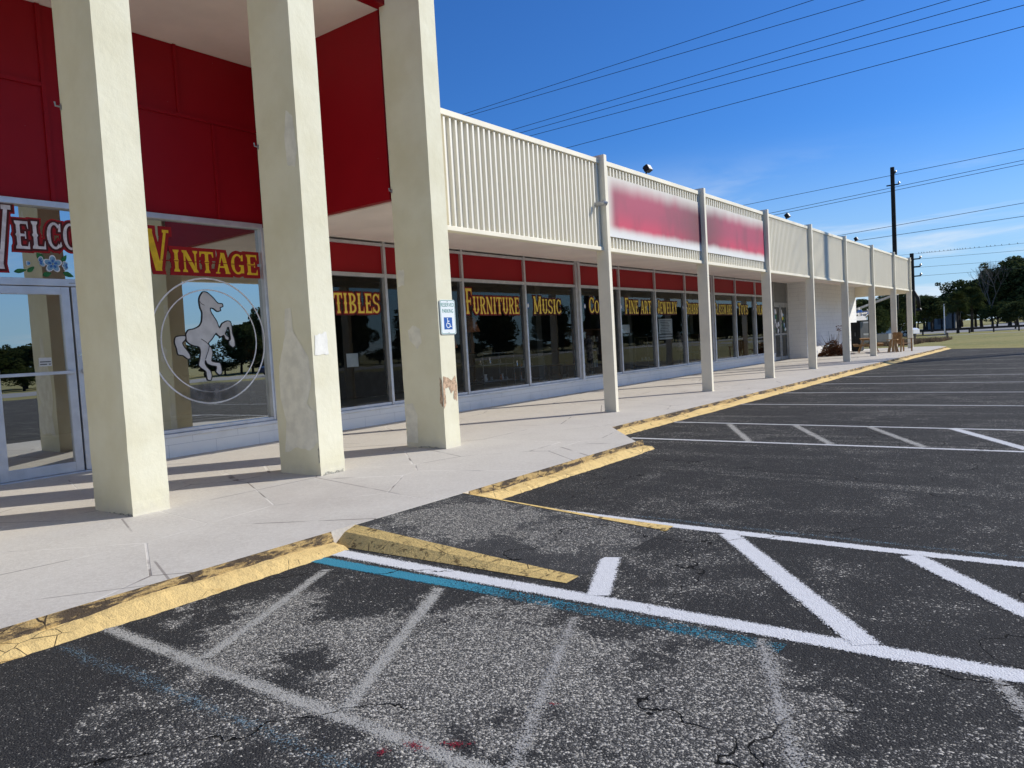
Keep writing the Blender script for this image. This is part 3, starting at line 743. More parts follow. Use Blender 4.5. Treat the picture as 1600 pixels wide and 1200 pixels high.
# ---- storefront windows -----------------------------------------------------
MUL = [8.26, 11.05, 13.52, 16.02, 18.60, 21.10, 23.62, 26.10, 28.67, 31.22, 33.68, 36.05]
WORDS = [('COLLECTIBLES', 8.40, 10.90, 1.0, 2.42, .40), None, ('FURNITURE', 13.66, 15.80, 1.45, 2.40, .42), ('MUSIC', 16.45, 17.78, 1.16, 2.40, .40),
         ('COINS', 19.32, 20.66, 1.25, 2.42, .38), ('FINE ART', 21.55, 23.40, 1.18, 2.40, .43), ('JEWELRY', 23.90, 25.48, 1.10, 2.40, .41),
         ('SHABBY CHIC', 26.24, 28.50, 1.22, 2.39, .38), ('GLASSWARE', 29.0, 30.93, 1.22, 2.37, .39), ('TOYS', 31.66, 32.86, 1.2, 2.36, .40), ('FOLK ART', 33.80, 35.80, 1.2, 2.36, .40)]
for i in range(11):
    ya0, yb0 = MUL[i], MUL[i+1]
    wide = .055 if i in (0, 4, 8) else .022
    lx = ya0 + (.10 if i == 0 else (.105 if i in (4, 8) else .032)); rx = yb0 - (.105 if i + 1 in (4, 8) else .032)
    f = MB()
    for zz, hh, out in ((3.155, .075, .055), (3.80, .06, .05)):
        f.box((XW - .10, lx, zz), (XW + out - .02, rx, zz + hh))
    f.box((XW - .10, lx, .507), (XW + .02, rx, .565))
    f.box((XW - .11, rx, .507), (XW + .045, yb0, 3.898)); f.box((XW - .11, ya0, .507), (XW + .045, lx, 3.898))
    if i + 1 in (4, 8): f.box((XW - .09, yb0 - .05, .507), (XW + .12, yb0 + .05, 3.899))
    win = part(f, 'window', M['alu'], bevel=.005)
    g = MB(); g.poly([(XG, lx, .565), (XG, rx, .565), (XG, rx, 3.155), (XG, lx, 3.155)]); part(g, 'pane', M['glass'], win)
    g = MB(); g.box((XW - .09, lx, 3.23), (XW - .025, rx, 3.80)); part(g, 'transom_panel', M['red2'], win)
    wd = WORDS[i]
    if wd:
        win['label'] = 'shop window painted with the word ' + wd[0].title()
        word_on(win, wd[0], wd[1], wd[2], wd[4], wd[5], wd[3], mats=('maroon', 'darkred' if i < 3 else 'maroon', 'paleyellow'), d=(.042, .018))
        if i >= 3: dot(win, wd[1] - .24, 2.62)
    else:
        win['label'] = 'shop window painted with yellow and blue flowers'
        for k, (fy, fz, m) in enumerate(((12.0, 2.72, 'paleyellow'), (11.85, 2.50, 'bluepetal'), (12.0, 2.30, 'bluepetal'), (12.12, 2.12, 'paleyellow'), (12.3, 2.5, 'bluepetal'), (12.35, 2.75, 'paleyellow'))):
            b = MB()
            for q in range(5):
                a = q * 2*PI/5; c_ = (fy + math.cos(a)*.08, fz + math.sin(a)*.08)
                b.poly([(XG + .006 + q*.0003, c_[0] + math.cos(t*PI/5)*.06, c_[1] + math.sin(t*PI/5)*.06) for t in range(10)])
            b.build('painted_flower', M[m], win)
b = MB(); b.box((XW - .15, 8.15, .51), (XW + .05, 8.258, 3.92)); part(b, 'mullion', M['alu'])

# ---- porch window with the word and the horse ------------------------------
f = MB()
f.box((XW - .10, 5.93, 3.90), (XW + .045, 8.10, 3.985)); f.box((XW - .10, 5.93, .513), (XW + .03, 8.10, .57))
f.box((XW - .11, 5.86, .513), (XW + .04, 5.93, 3.985)); f.box((XW - .11, 8.10, .513), (XW + .04, 8.148, 3.985))
vw = part(f, 'window', M['alu'], bevel=.005); vw['label'] = 'large porch window painted with the word Vintage and a rearing horse'
g = MB(); g.poly([(XG, 5.93, .57), (XG, 8.10, .57), (XG, 8.10, 3.90), (XG, 5.93, 3.90)]); part(g, 'pane', M['glassm'], vw)
word_on(vw, 'VINTAGE', 6.05, 8.04, 3.09, .35, 1.85, mats=('darkred', 'darkred', 'yellow'), d=(.056, .026))
o = MB()
P = letters('VINTAGE', 6.05, 8.04, 3.09, .35, 1.85)
o.box((XG + .0162, 6.30, 3.255), (XG + .0168, 8.0, 3.268)); part(o, 'lettering', M['darkred'], vw)['label'] = 'red line through the middle of the letters'
# grey rearing foal, its black outline, and the two rings
BODY = [(6.881, 2.626), (6.901, 2.7), (6.965, 2.776), (7.04, 2.765), (7.141, 2.68), (7.216, 2.593), (7.298, 2.581), (7.308, 2.536), (7.253, 2.51), (7.261, 2.468), (7.198, 2.45), (7.126, 2.5), (7.072, 2.504), (7.08, 2.442), (7.116, 2.38), (7.176, 2.279), (7.213, 2.173), (7.27, 2.248), (7.358, 2.29), (7.427, 2.277), (7.448, 2.187), (7.452, 2.072), (7.481, 1.969), (7.484, 1.866), (7.438, 1.835), (7.374, 1.883), (7.37, 1.942), (7.405, 1.984), (7.394, 2.125), (7.384, 2.176), (7.362, 2.176), (7.343, 2.126), (7.311, 2.07), (7.376, 2.01), (7.363, 1.96), (7.309, 1.979), (7.281, 2.046), (7.223, 2.022), (7.17, 2.053), (7.14, 2.084), (7.054, 1.981), (6.99, 1.921), (7.035, 1.845), (7.054, 1.756), (7.024, 1.628), (7.104, 1.599), (7.172, 1.588), (7.194, 1.523), (7.198, 1.409), (7.141, 1.383), (7.085, 1.441), (7.103, 1.523), (7.018, 1.546), (6.94, 1.582), (6.912, 1.639), (6.903, 1.589), (6.93, 1.533), (6.989, 1.465), (7.009, 1.384), (6.984, 1.305), (6.925, 1.315), (6.91, 1.39), (6.902, 1.46), (6.827, 1.514), (6.784, 1.571), (6.813, 1.668), (6.837, 1.79), (6.817, 1.865), (6.727, 1.888), (6.652, 1.925), (6.61, 1.97), (6.604, 2.03), (6.609, 2.091), (6.658, 2.151), (6.75, 2.166), (6.846, 2.209), (6.897, 2.282), (6.918, 2.43), (6.89, 2.516)]
TAIL = [(6.599, 2.055), (6.497, 2.057), (6.425, 2.035), (6.405, 1.952), (6.43, 1.855), (6.447, 1.758), (6.533, 1.735), (6.606, 1.678), (6.658, 1.688), (6.65, 1.749), (6.605, 1.824), (6.559, 1.887), (6.541, 1.943), (6.594, 1.994)]
L1 = [(6.868, 1.996), (6.944, 1.947), (7.005, 1.883), (6.97, 1.785), (6.914, 1.663)]
L2 = [(6.881, 2.626), (6.917, 2.578), (6.968, 2.553)]
def smooth_poly(P, n=3):
    out = []; N = len(P)
    for i in range(N):
        a, b_, c, d = P[i-1], P[i], P[(i+1) % N], P[(i+2) % N]
        for k in range(n):
            t = k / n
            q = []
            for j in (0, 1):
                m1 = (c[j]-a[j])*.32; m2 = (d[j]-b_[j])*.32
                h00 = 2*t**3-3*t**2+1; h10 = t**3-2*t**2+t; h01 = -2*t**3+3*t**2; h11 = t**3-t**2
                q.append(h00*b_[j] + h10*m1 + h01*c[j] + h11*m2)
            out.append(tuple(q))
    return out
def flat(P, X, name, mat, parent, label=None):
    b = MB(); P = P if area2(P) > 0 else P[::-1]; b.poly([(X, u, v) for u, v in P]); o = b.build(name, mat, parent)
    if label: o['label'] = label
    return o
def ringmesh(cy, cz, ry, rz_, w, X, name, mat, parent, n=64):
    b = MB()
    for i in range(n):
        a0 = 2*PI*i/n; a1 = 2*PI*(i+1)/n
        P = [(cy + math.cos(a)*r_*ry, cz + math.sin(a)*r_*rz_) for a, r_ in ((a0, 1-w), (a0, 1), (a1, 1), (a1, 1-w))]
        b.poly([(X, u, v) for u, v in P])
    return b.build(name, mat, parent)
def ribbon(path, w, X, name, mat, parent):
    b = MB()
    for i in range(len(path) - 1):
        a = Vector(path[i]); c = Vector(path[i+1]); d = (c - a).normalized(); n_ = Vector((-d.y, d.x)) * w / 2; e = d * w * .3
        b.poly([(X + .0002*(i % 5), *q) for q in (a - n_ - e, c - n_ + e, c + n_ + e, a + n_ - e)])
    return b.build(name, mat, parent)
TS = smooth_poly(TAIL); BS = smooth_poly(BODY)
flat(TS, XG + .005, 'painted_tail', M['horse'], vw); ribbon(TS + TS[:1], .017, XG + .0062, 'painted_outline', M['black'], vw)
flat(BS, XG + .009, 'painted_horse', M['horse'], vw, 'grey rearing foal painted on the glass'); ribbon(BS + BS[:1], .017, XG + .0112, 'painted_outline', M['black'], vw)
ribbon(L1, .011, XG + .013, 'painted_outline', M['black'], vw); ribbon(L2, .009, XG + .013, 'painted_outline', M['black'], vw)
ringmesh(7.04, 1.96, 1.05, 1.05, .024, XG + .003, 'painted_ring', M['ring'], vw)
ringmesh(7.05, 1.96, .87, .86, .024, XG + .003, 'painted_ring', M['ring'], vw)
def smear_mat():
    k = NT('smeared_whitewash'); p = k.pos(); x, y, z = k.sep(p)
    dy = k.math('DIVIDE', k.math('SUBTRACT', y, 6.98), .62); dz = k.math('DIVIDE', k.math('SUBTRACT', z, 1.10), .23)
    r = k.math('SQRT', k.math('ADD', k.math('MULTIPLY', dy, dy), k.math('MULTIPLY', dz, dz)))
    a = k.math('MULTIPLY', k.ramp(k.math('ADD', r, k.math('MULTIPLY', k.math('SUBTRACT', k.noise(p, 4, 4), .5), .9)), .25, 1.0, 1, 0), .62)
    c = k.mix(k.ramp(k.noise(p, 5, 3), .4, .6), (.20, .20, .21), (.07, .07, .075))
    mx = k.n('ShaderNodeMixShader'); k.set(mx.inputs[0], a); k.set(mx.inputs[1], k.n('ShaderNodeBsdfTransparent').outputs[0]); k.set(mx.inputs[2], k.pbr(c, .8))
    return k.done(mx.outputs[0])
flat([(6.25, .78), (7.75, .78), (7.75, 1.42), (6.25, 1.42)], XG + .016, 'smudge', smear_mat(), vw)

# ---- entrance doors -------------------------------------------------------
f = MB(); f.box((XW - .10, 1.9, 3.90), (XW + .045, 5.86, 3.985)); f.box((XW - .10, 1.9, 2.80), (XW + .04, 5.86, 2.90))
f.box((XW - .10, 5.79, ZW), (XW + .04, 5.858, 2.80)); f.box((XW - .10, 5.79, 2.90), (XW + .04, 5.858, 3.90))
f.box((XW - .10, 3.72, ZW), (XW + .04, 3.79, 2.80)); f.box((XW - .10, 1.9, ZW), (XW + .04, 1.97, 3.90)); f.box((XW - .12, 3.79, ZW - .01), (XW + .05, 5.79, ZW + .02))
ent = part(f, 'window', M['alu'], bevel=.005); ent['label'] = 'window band over the entrance painted with the word Welcome'
g = MB(); g.poly([(XG, 1.97, 2.90), (XG, 5.79, 2.90), (XG, 5.79, 3.90), (XG, 1.97, 3.90)]); g.poly([(XG, 1.97, .2), (XG, 3.72, .2), (XG, 3.72, 2.80), (XG, 1.97, 2.80)]); part(g, 'pane', M['glassm'], ent)
def door(y0, y1, handle_side):
    st = .115; d = MB(); xo = XW + .028; xi = XW - .03
    za, zb = ZW + .025, 2.79
    d.box((xi, y0 + .004, za), (xo, y0 + st, zb)); d.box((xi, y1 - st, za), (xo, y1 - .004, zb))
    d.box((xi, y0 + st, za), (xo - .002, y1 - st, za + .14)); d.box((xi, y0 + st, zb - .11), (xo - .002, y1 - st, zb))
    o = part(d, 'door', M['alu'], bevel=.004)
    g = MB(); g.poly([(XW - .01, y0 + st, za + .14), (XW - .01, y1 - st, za + .14), (XW - .01, y1 - st, zb - .11), (XW - .01, y0 + st, zb - .11)]); part(g, 'pane', M['glassm'], o)
    h = MB(); h.box((XW + .035, y0 + .05, 1.555), (XW + .075, y1 - .05, 1.60)); h.box((XW + .029, y0 + .05, 1.54), (XW + .05, y0 + .10, 1.615)); h.box((XW + .029, y1 - .10, 1.54), (XW + .05, y1 - .05, 1.615)); part(h, 'push_bar', M['alu'], o, bevel=.004)
    return o
d1 = door(3.79, 4.865, 1); d2 = door(4.885, 5.79, -1)
b = MB(); b.tube([(XW + .028, 4.935, 1.82), (XW + .045, 4.935, 1.82)], .022, 12); part(b, 'lock', M['chrome'], d2)
b = MB(); b.box((XW - .008, 4.40, 1.68), (XW - .002, 4.56, 1.80)); part(b, 'notice', M['paper'], d1)
b = MB(); b.box((XW - .0018, 4.41, 1.735), (XW - .0008, 4.55, 1.75)); b.box((XW - .0018, 4.41, 1.70), (XW - .0008, 4.50, 1.715)); b.box((XW - .0018, 4.52, 1.70), (XW - .0008, 4.55, 1.715)); part(b, 'notice', M['ink'], d1)
b = MB(); b.box((XW + .04, 4.86, 2.835), (XW + .048, 4.94, 2.85)); part(b, 'name_plate', M['alud'], ent)
# WELCOME with a tall first letter and a low arch
def archf(c): return .02 + .10 * math.cos((c - 4.75) * 1.3)
PW = letters('W', 3.62, 4.24, 3.02, .86, 1.0)
PE = letters('ELCOME', 4.25, 5.58, 3.29, .38, 1.0, arch=lambda c: .04 * math.sin((c - 4.1) * 1.6))
for pl, dd, m, dx in ((PW + PE, .05, 'darkred', .006), (PW + PE, .028, 'maroon', .010), (PW + PE, 0, 'lettergrey', .014)):
    o = lay(pl, XG + dx, dd); part(o, 'lettering', M[m], ent)['label'] = 'grey painted word Welcome' if m == 'lettergrey' else 'red outline of the painted word Welcome'
def leaf(cy, cz, L, w, ang, X, parent):
    P = [(-L, 0), (-L*.4, w), (L*.3, w*.8), (L, 0), (L*.3, -w*.8), (-L*.4, -w)]
    c, s = math.cos(ang), math.sin(ang)
    flat(smooth_poly([(cy + u*c - v*s, cz + u*s + v*c) for u, v in P]), X, 'painted_leaf', M['leafpaint'], parent)
for (ly, lz, L, w, a) in ((4.29, 3.005, .085, .03, .2), (4.42, 3.03, .06, .03, .7), (4.56, 3.20, .08, .04, -.9), (4.62, 2.97, .06, .035, .3), (4.86, 3.20, .065, .03, 1.0), (4.90, 2.975, .075, .035, -.4)):
    leaf(ly, lz, L, w, a, XG + .0045 + random.random()*.001, ent)
def flower(cy, cz, R, n, X, parent, a0=.3, span=2*PI):
    for q in range(n):
        a = a0 + q * span / n
        for sc, m, dx in ((1.0, 'ring', 0), (.82, 'bluepetal', .0012), (.38, 'bluedeep', .0024)):
            P = []
            for t in range(12):
                th = t*PI/6; u = R*.55 + math.cos(th)*R*.48*sc - (1 - sc)*R*.35; v = math.sin(th)*R*.36*sc
                P.append((cy + u*math.cos(a) - v*math.sin(a), cz + u*math.sin(a) + v*math.cos(a)))
            flat(P, X + dx + q*.00018, 'painted_petal', M[m], parent)
flower(4.70, 3.115, .125, 5, XG + .016, ent)
flower(4.53, 3.135, .085, 3, XG + .008, ent, -.6, 2.6); flower(4.90, 3.10, .08, 3, XG + .008, ent, 2.4, 2.4); flower(4.42, 3.11, .06, 2, XG + .008, ent, 2.8, 1.2)

# ---- second entrance and end wall under the canopy ---------------------------
b = MB(); b.box((XW - .2, 38.42, ZW), (-10.602, 49.0, 3.9)); o = part(b, 'wall', M['block']); o['label'] = 'white siding wall under the far end of the canopy'
b = MB(); b.box((XW - .11, 36.12, ZW), (XW + .06, 36.20, 3.89)); b.box((XW - .11, 38.32, ZW), (XW + .04, 38.415, 3.89)); b.box((XW - .10, 36.2, 2.80), (XW + .02, 38.32, 2.92)); b.box((XW - .10, 37.22, ZW), (XW + .03, 37.30, 2.80))
fd = part(b, 'door_frame', M['alud'])
b = MB(); b.box((XW - .08, 36.2, 2.92), (XW - .03, 38.32, 3.89)); part(b, 'transom_panel', simple('grey_panel', (.20, .20, .19), .6, var=.08), fd)
for (a, c) in ((36.2, 37.22), (37.30, 38.32)):
    d = MB(); d.box((XW - .05, a, ZW + .02), (XW - .005, a + .09, 2.8)); d.box((XW - .05, c - .09, ZW + .02), (XW - .005, c, 2.8)); d.box((XW - .05, a + .09, ZW + .02), (XW - .006, c - .09, .30)); d.box((XW - .05, a + .09, 1.35), (XW - .006, c - .09, 1.43)); d.box((XW - .05, a + .09, 2.7), (XW - .006, c - .09, 2.8))
    o = part(d, 'door', M['alud'])
    g = MB(); g.poly([(XW - .03, a + .09, .3), (XW - .03, c - .09, .3), (XW - .03, c - .09, 2.7), (XW - .03, a + .09, 2.7)]); part(g, 'pane', M['glass'], o)
    rr = random.Random(int(a))
    for q in range(12):
        cy = a + .2 + rr.random()*.6; cz = 1.55 + rr.random()*.95; w_ = .05 + rr.random()*.07; an = rr.random()*3
        P = [(cy + math.cos(an + t*PI/4)*w_*(1 + .8*(t % 4 == 0)), cz + math.sin(an + t*PI/4)*w_*1.2) for t in range(8)]
        flat(P, XW - .024 + q*.0004, 'painted_flower', M[rr.choice(['paleyellow', 'bluepetal', 'ring', 'ring', 'leafpaint'])], o)
# ---- interior shell ------------------------------------------------------------
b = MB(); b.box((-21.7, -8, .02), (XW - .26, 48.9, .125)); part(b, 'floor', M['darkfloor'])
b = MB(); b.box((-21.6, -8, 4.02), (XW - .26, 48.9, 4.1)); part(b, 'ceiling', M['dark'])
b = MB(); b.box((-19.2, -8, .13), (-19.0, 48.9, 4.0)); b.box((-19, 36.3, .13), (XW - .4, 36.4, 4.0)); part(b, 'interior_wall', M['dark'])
b = MB()
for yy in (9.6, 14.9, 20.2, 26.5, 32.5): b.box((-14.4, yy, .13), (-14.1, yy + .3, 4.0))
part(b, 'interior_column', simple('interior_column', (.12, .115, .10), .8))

# ------------------------------------------------------------------ things in the shop
def case(x, y, w, d, h, label, seed=1):
    t = tag(empty('display_case', (x, y, ZW)), label, 'display case', 'glass cases inside the shop windows')
    f = MB(); e = .022
    for sx in (0, d):
        for sy in (0, w): f.box((x - sx - e/2, y + sy - e/2, ZW), (x - sx + e/2, y + sy + e/2, ZW + h))
    for z in (ZW + .02, ZW + h):
        f.box((x - d - e/2, y - e/2, z - e), (x + e/2, y + e/2, z)); f.box((x - d - e/2, y + w - e/2, z - e), (x + e/2, y + w + e/2, z))
        f.box((x - e/2, y, z - e), (x + e/2, y + w, z + .001)); f.box((x - d - e/2, y, z - e), (x - d + e/2, y + w, z + .001))
    f.build('frame', M['chrome'], t)
    s_ = MB()
    for q in (.12, .42, .75): s_.box((x - d + .02, y + .02, ZW + h*q), (x - .02, y + w - .02, ZW + h*q + .012))
    s_.build('shelf', M['bodygrey'], t)
    r = random.Random(seed)
    for q in (.12, .42, .75):
        yy = y + .1
        while yy < y + w - .12:
            r_ = .02 + r.random()*.04; hh = .05 + r.random()*.16
            it = MB(); it.lathe((x - .08 - r.random()*(d - .2), yy, ZW + h*q + .013), [(r_*.7, 0), (r_, hh*.3), (r_*.5, hh*.7), (r_*.8, hh)], 10)
            tag(it.build('ornament', M[r.choice(['goods', 'shade_o', 'paper', 'bodygrey', 'chrome'])]), 'small ornament on a shelf of a glass case inside the shop', 'ornament', 'ornaments in the glass cases')
            yy += .09 + r.random()*.14
    return t
case(-12.25, 15.05, 1.33, .5, 1.30, 'chrome framed glass case behind the word Furniture', 1)
case(-12.5, 17.0, 1.2, .5, 1.1, 'low glass case behind the word Music', 2)
case(-12.5, 24.9, 1.0, .5, 1.5, 'tall glass case behind the word Jewelry', 4)
def lamp(x, y, z, h, r, mat, label):
    t = tag(empty('table_lamp', (x, y, z)), label, 'lamp', 'table lamps in the shop windows')
    b = MB(); b.lathe((x, y, z), [(.10, 0), (.11, .02), (.04, .05), (.08, h*.25), (.035, h*.45), (.02, h*.62)], 14); b.build('base', M['brownwood'], t, smooth=True)
    b = MB(); b.lathe((x, y, z + h*.58), [(r, 0), (r*.78, h*.16), (r*.45, h*.40)], 18); b.build('lamp_shade', mat, t, smooth=True)
def table(x, y, w, d, h, label):
    t = tag(empty('wooden_table', (x, y, ZW)), label, 'table')
    b = MB(); b.box((x - d, y, ZW + h - .04), (x, y + w, ZW + h)); b.build('tabletop', M['brownwood'], t, bevel=.005)
    for sx in (-d + .06, -.06):
        for sy in (.06, w - .06): b = MB(); b.bar((x + sx, y + sy, ZW), (x + sx, y + sy, ZW + h - .04), .05); b.build('leg', M['brownwood'], t)
table(-12.6, 13.8, 1.15, .7, 1.05, 'dark wooden table behind the left part of the word Furniture')
lamp(-12.9, 14.25, ZW + 1.05, .95, .26, M['shade_c'], 'table lamp with pleated cream shade on the dark wooden table')
lamp(-12.95, 15.5, ZW + 1.302, 1.0, .24, M['shade_o'], 'lamp with amber stained shade standing on the chrome framed case')
lamp(-13.0, 13.95 + .8, ZW + 1.05, .75, .15, M['shade_o'], 'small amber lamp on the dark wooden table')
table(-12.4, 28.9, 1.6, .7, .75, 'low wooden table behind the word Glassware')
table(-12.4, 19.0, 1.2, .6, .80, 'wooden table behind the word Coins')
def mannequin(x, y, label, s=1.0):
    t = tag(empty('dress_form', (x, y, ZW)), label, 'dress form', 'dress forms in the shop windows')
    b = MB(); b.lathe((x, y, ZW + .85*s), [(.13*s, 0), (.17*s, .12*s), (.12*s, .32*s), (.17*s, .52*s), (.15*s, .64*s), (.05*s, .72*s), (.045*s, .80*s)], 16); b.build('torso', M['goods'], t, smooth=True)
    b = MB(); b.tube([(x, y, ZW + .05), (x, y, ZW + .9*s)], .02, 8); b.lathe((x, y, ZW), [(.18, 0), (.16, .03), (.03, .06)], 16); b.build('stand', M['black'], t)
mannequin(-12.4, 20.6, 'dark dress form on a stand behind the word Coins'); mannequin(-12.5, 27.6, 'dark dress form on a stand behind the words Shabby Chic')
def shelfunit(x, y, w, h, label, seed):
    t = tag(empty('bookcase', (x, y, ZW)), label, 'bookcase', 'open shelves inside the shop')
    b = MB(); b.box((x - .35, y, ZW), (x, y + .03, ZW + h)); b.box((x - .35, y + w - .03, ZW), (x, y + w, ZW + h)); b.box((x - .352, y + .03, ZW), (x - .33, y + w - .03, ZW + h)); b.build('frame', M['brownwood'], t)
    s_ = MB(); g = MB(); r = random.Random(seed)
    for q in range(5):
        z = ZW + .05 + q*(h - .1)/4; s_.box((x - .33, y + .03, z), (x, y + w - .03, z + .025))
    s_.build('shelf', M['brownwood'], t)
    for q in range(4):
        z = ZW + .076 + q*(h - .1)/4; yy = y + .06
        while yy < y + w - .18:
            ww = .05 + r.random()*.10; hh = .10 + r.random()*.22
            g = MB(); g.box((x - .25, yy, z), (x - .05, yy + ww, z + hh))
            tag(g.build('boxed_ware', M[r.choice(['goods', 'shade_c', 'shade_o', 'bodygrey', 'brownwood'])], None, bevel=.004), 'small boxed ware on an open shelf inside the shop', 'box', 'wares on the open shelves')
            yy += ww + .04 + r.random()*.12
shelfunit(-13.4, 8.9, 2.0, 1.9, 'open shelves behind the word Collectibles', 3)
shelfunit(-13.6, 21.6, 1.9, 1.9, 'open shelves behind the words Fine Art', 5)
shelfunit(-13.4, 31.7, 1.6, 1.5, 'open shelves behind the word Toys', 6)

def poster(y0, y1, z0, z1, label, X=XG - .02, stripes=(), name='poster'):
    t = tag(empty(name, (X, y0, z0)), label, 'poster')
    b = MB(); b.box((X - .004, y0, z0), (X, y1, z1)); b.build('sheet', M['paper'], t)
    r = random.Random(int(y0*7)); b = MB(); z = z1 - .08
    while z > z0 + .20:
        a = y0 + .10 + r.random()*.1; c = y1 - .10 - r.random()*.25; b.box((X + .0005, a, z), (X + .0015, c, z + .022)); z -= .055
    for (za, zb) in stripes: b.box((X + .0005, y0 + .01, za), (X + .0015, y1 - .01, zb))
    b.build('print', M['alud'] if not stripes else M['ink'], t)
poster(23.98, 25.08, 1.50, 2.22, 'white paper notice with dark bars below, taped under the word Jewelry', stripes=((1.56, 1.60), (1.65, 1.69)))
poster(21.22, 21.85, 1.78, 2.05, 'small pale notice low in the window lettered Fine Art')
poster(9.95, 10.25, 1.35, 1.62, 'tiny pale notice in the window lettered Collectibles')

# ------------------------------------------------------------------ things on the building
t = tag(empty('banner_sign', (-7.5, 18.2, 4.3)), 'long white banner with smeared red lettering on the ribbed canopy', 'banner')
b = MB(); ny = 60
for i in range(ny):
    a = 13.62 + (23.22 - 13.62)*i/ny; c = 13.62 + (23.22 - 13.62)*(i+1)/ny
    f_ = lambda q: -7.568 + .006*math.sin(q*2.3)
    b.poly([(f_(a), a, 3.70), (f_(c), c, 3.70), (f_(c), c, 4.93), (f_(a), a, 4.93)])
b.build('vinyl_sheet', M['banner'], t, smooth=True)

t = tag(empty('parking_sign', (-7.43, 8.37, 2.08)), 'white and green reserved parking sign with wheelchair symbol on the stucco column', 'sign')
def rrect(y0, y1, z0, z1, r, n=5):
    P = []
    for (cy, cz, a0) in ((y1 - r, z0 + r, -90), (y1 - r, z1 - r, 0), (y0 + r, z1 - r, 90), (y0 + r, z0 + r, 180)):
        for k in range(n + 1):
            a = math.radians(a0 + 90*k/n); P.append((cy + math.cos(a)*r, cz + math.sin(a)*r))
    return P
b = MB(); P = rrect(8.205, 8.535, 1.815, 2.325, .03); b.poly([(-7.424, u, v) for u, v in P])
for i in range(len(P)):
    p_, q_ = P[i], P[(i+1) % len(P)]; b.poly([(-7.43, *p_), (-7.43, *q_), (-7.424, *q_), (-7.424, *p_)])
b.build('plate', M['signwhite'], t)
b = MB(); P1 = rrect(8.213, 8.527, 1.823, 2.317, .026); P2 = rrect(8.220, 8.520, 1.830, 2.310, .022)
for i in range(len(P1)):
    j = (i+1) % len(P1); b.poly([(-7.4232, *P1[i]), (-7.4232, *P1[j]), (-7.4232, *P2[j]), (-7.4232, *P2[i])])
b.build('border', M['teal'], t)
def text_mesh(s_, y0, y1, z0, h, X, mat, name, parent):
    c = bpy.data.curves.new('t', 'FONT'); c.body = s_; c.size = 1; c.fill_mode = 'FRONT'; c.dimensions = '2D'
    o = bpy.data.objects.new('t', c); COL.objects.link(o)
    dg = bpy.context.evaluated_depsgraph_get(); dg.update()
    me = bpy.data.meshes.new_from_object(o.evaluated_get(dg)); bpy.data.objects.remove(o)
    xs_ = [v.co.x for v in me.vertices]; ys_ = [v.co.y for v in me.vertices]
    b = MB()
    V = [(X, y0 + (v.co.x - min(xs_))/(max(xs_) - min(xs_))*(y1 - y0), z0 + (v.co.y - min(ys_))/(max(ys_) - min(ys_))*h) for v in me.vertices]
    b.v = V; b.f = [tuple(p.vertices) for p in me.polygons]
    bpy.data.meshes.remove(me)
    return b.build(name, mat, parent)
text_mesh('RESERVED', 8.228, 8.512, 2.222, .058, -7.4228, M['teal'], 'lettering', t)['label'] = 'green word Reserved'
text_mesh('PARKING', 8.25, 8.49, 2.132, .058, -7.4228, M['teal'], 'lettering', t)['label'] = 'green word Parking'
flat([(8.275, 1.888), (8.455, 1.888), (8.455, 2.066), (8.275, 2.066)], -7.4226, 'symbol_panel', M['signblue'], t)
def sym(P, X=-7.4218, m='white'): flat(P, X, 'wheelchair_symbol', M[m], t)
b = MB(); b.poly([(-7.4218, 8.352 + math.cos(a*PI/6)*.011, 2.045 + math.sin(a*PI/6)*.011) for a in range(12)])
for i, (p_, q_) in enumerate((((8.352, 2.032), (8.357, 1.972)), ((8.354, 2.010), (8.392, 2.008)), ((8.356, 1.974), (8.398, 1.972)), ((8.396, 1.974), (8.412, 1.925)), ((8.410, 1.926), (8.430, 1.932)))):
    a = Vector(p_); c = Vector(q_); d = (c - a).normalized(); n_ = Vector((-d.y, d.x))*.0065
    b.poly([(-7.4216 + .0001*i, *w_) for w_ in (a - n_, c - n_, c + n_, a + n_)])
for i in range(16):
    a0 = math.radians(120 + 235*i/16); a1 = math.radians(120 + 235*(i+1)/16)
    b.poly([(-7.4208, 8.362 + math.cos(a)*r_, 1.950 + math.sin(a)*r_) for a, r_ in ((a0, .032), (a0, .044), (a1, .044), (a1, .032))])
b.build('wheelchair_symbol', M['signwhite'], t)
b = MB()
for z in (2.30, 1.84): b.tube([(-7.424, 8.37, z), (-7.418, 8.37, z)], .007, 8)
b.build('bolt', M['alud'], t)

def hook(x, y, z):
    t = tag(empty('wall_hook', (x, y, z)), None, 'hook', 'small rusty hooks on the stucco columns')
    b = MB(); b.tube([(x, y, z), (x, y - .05, z), (x, y - .055, z + .04)], .009, 6); b.build('shank', M['alud'], t)
    b = MB(); b.box((x - .012, y - .004, z - .03), (x + .012, y, z + .03)); b.build('plate', M['alud'], t)
    return t
for (y, z, l) in ((3.552, 4.28, 'small rusty hook on the left edge of the nearest column'), (5.862, 4.28, 'small rusty hook on the left edge of the middle column'), (8.162, 4.02, 'small rusty hook on the left edge of the column with the sign')):
    hook(-8.215, y, z)['label'] = l

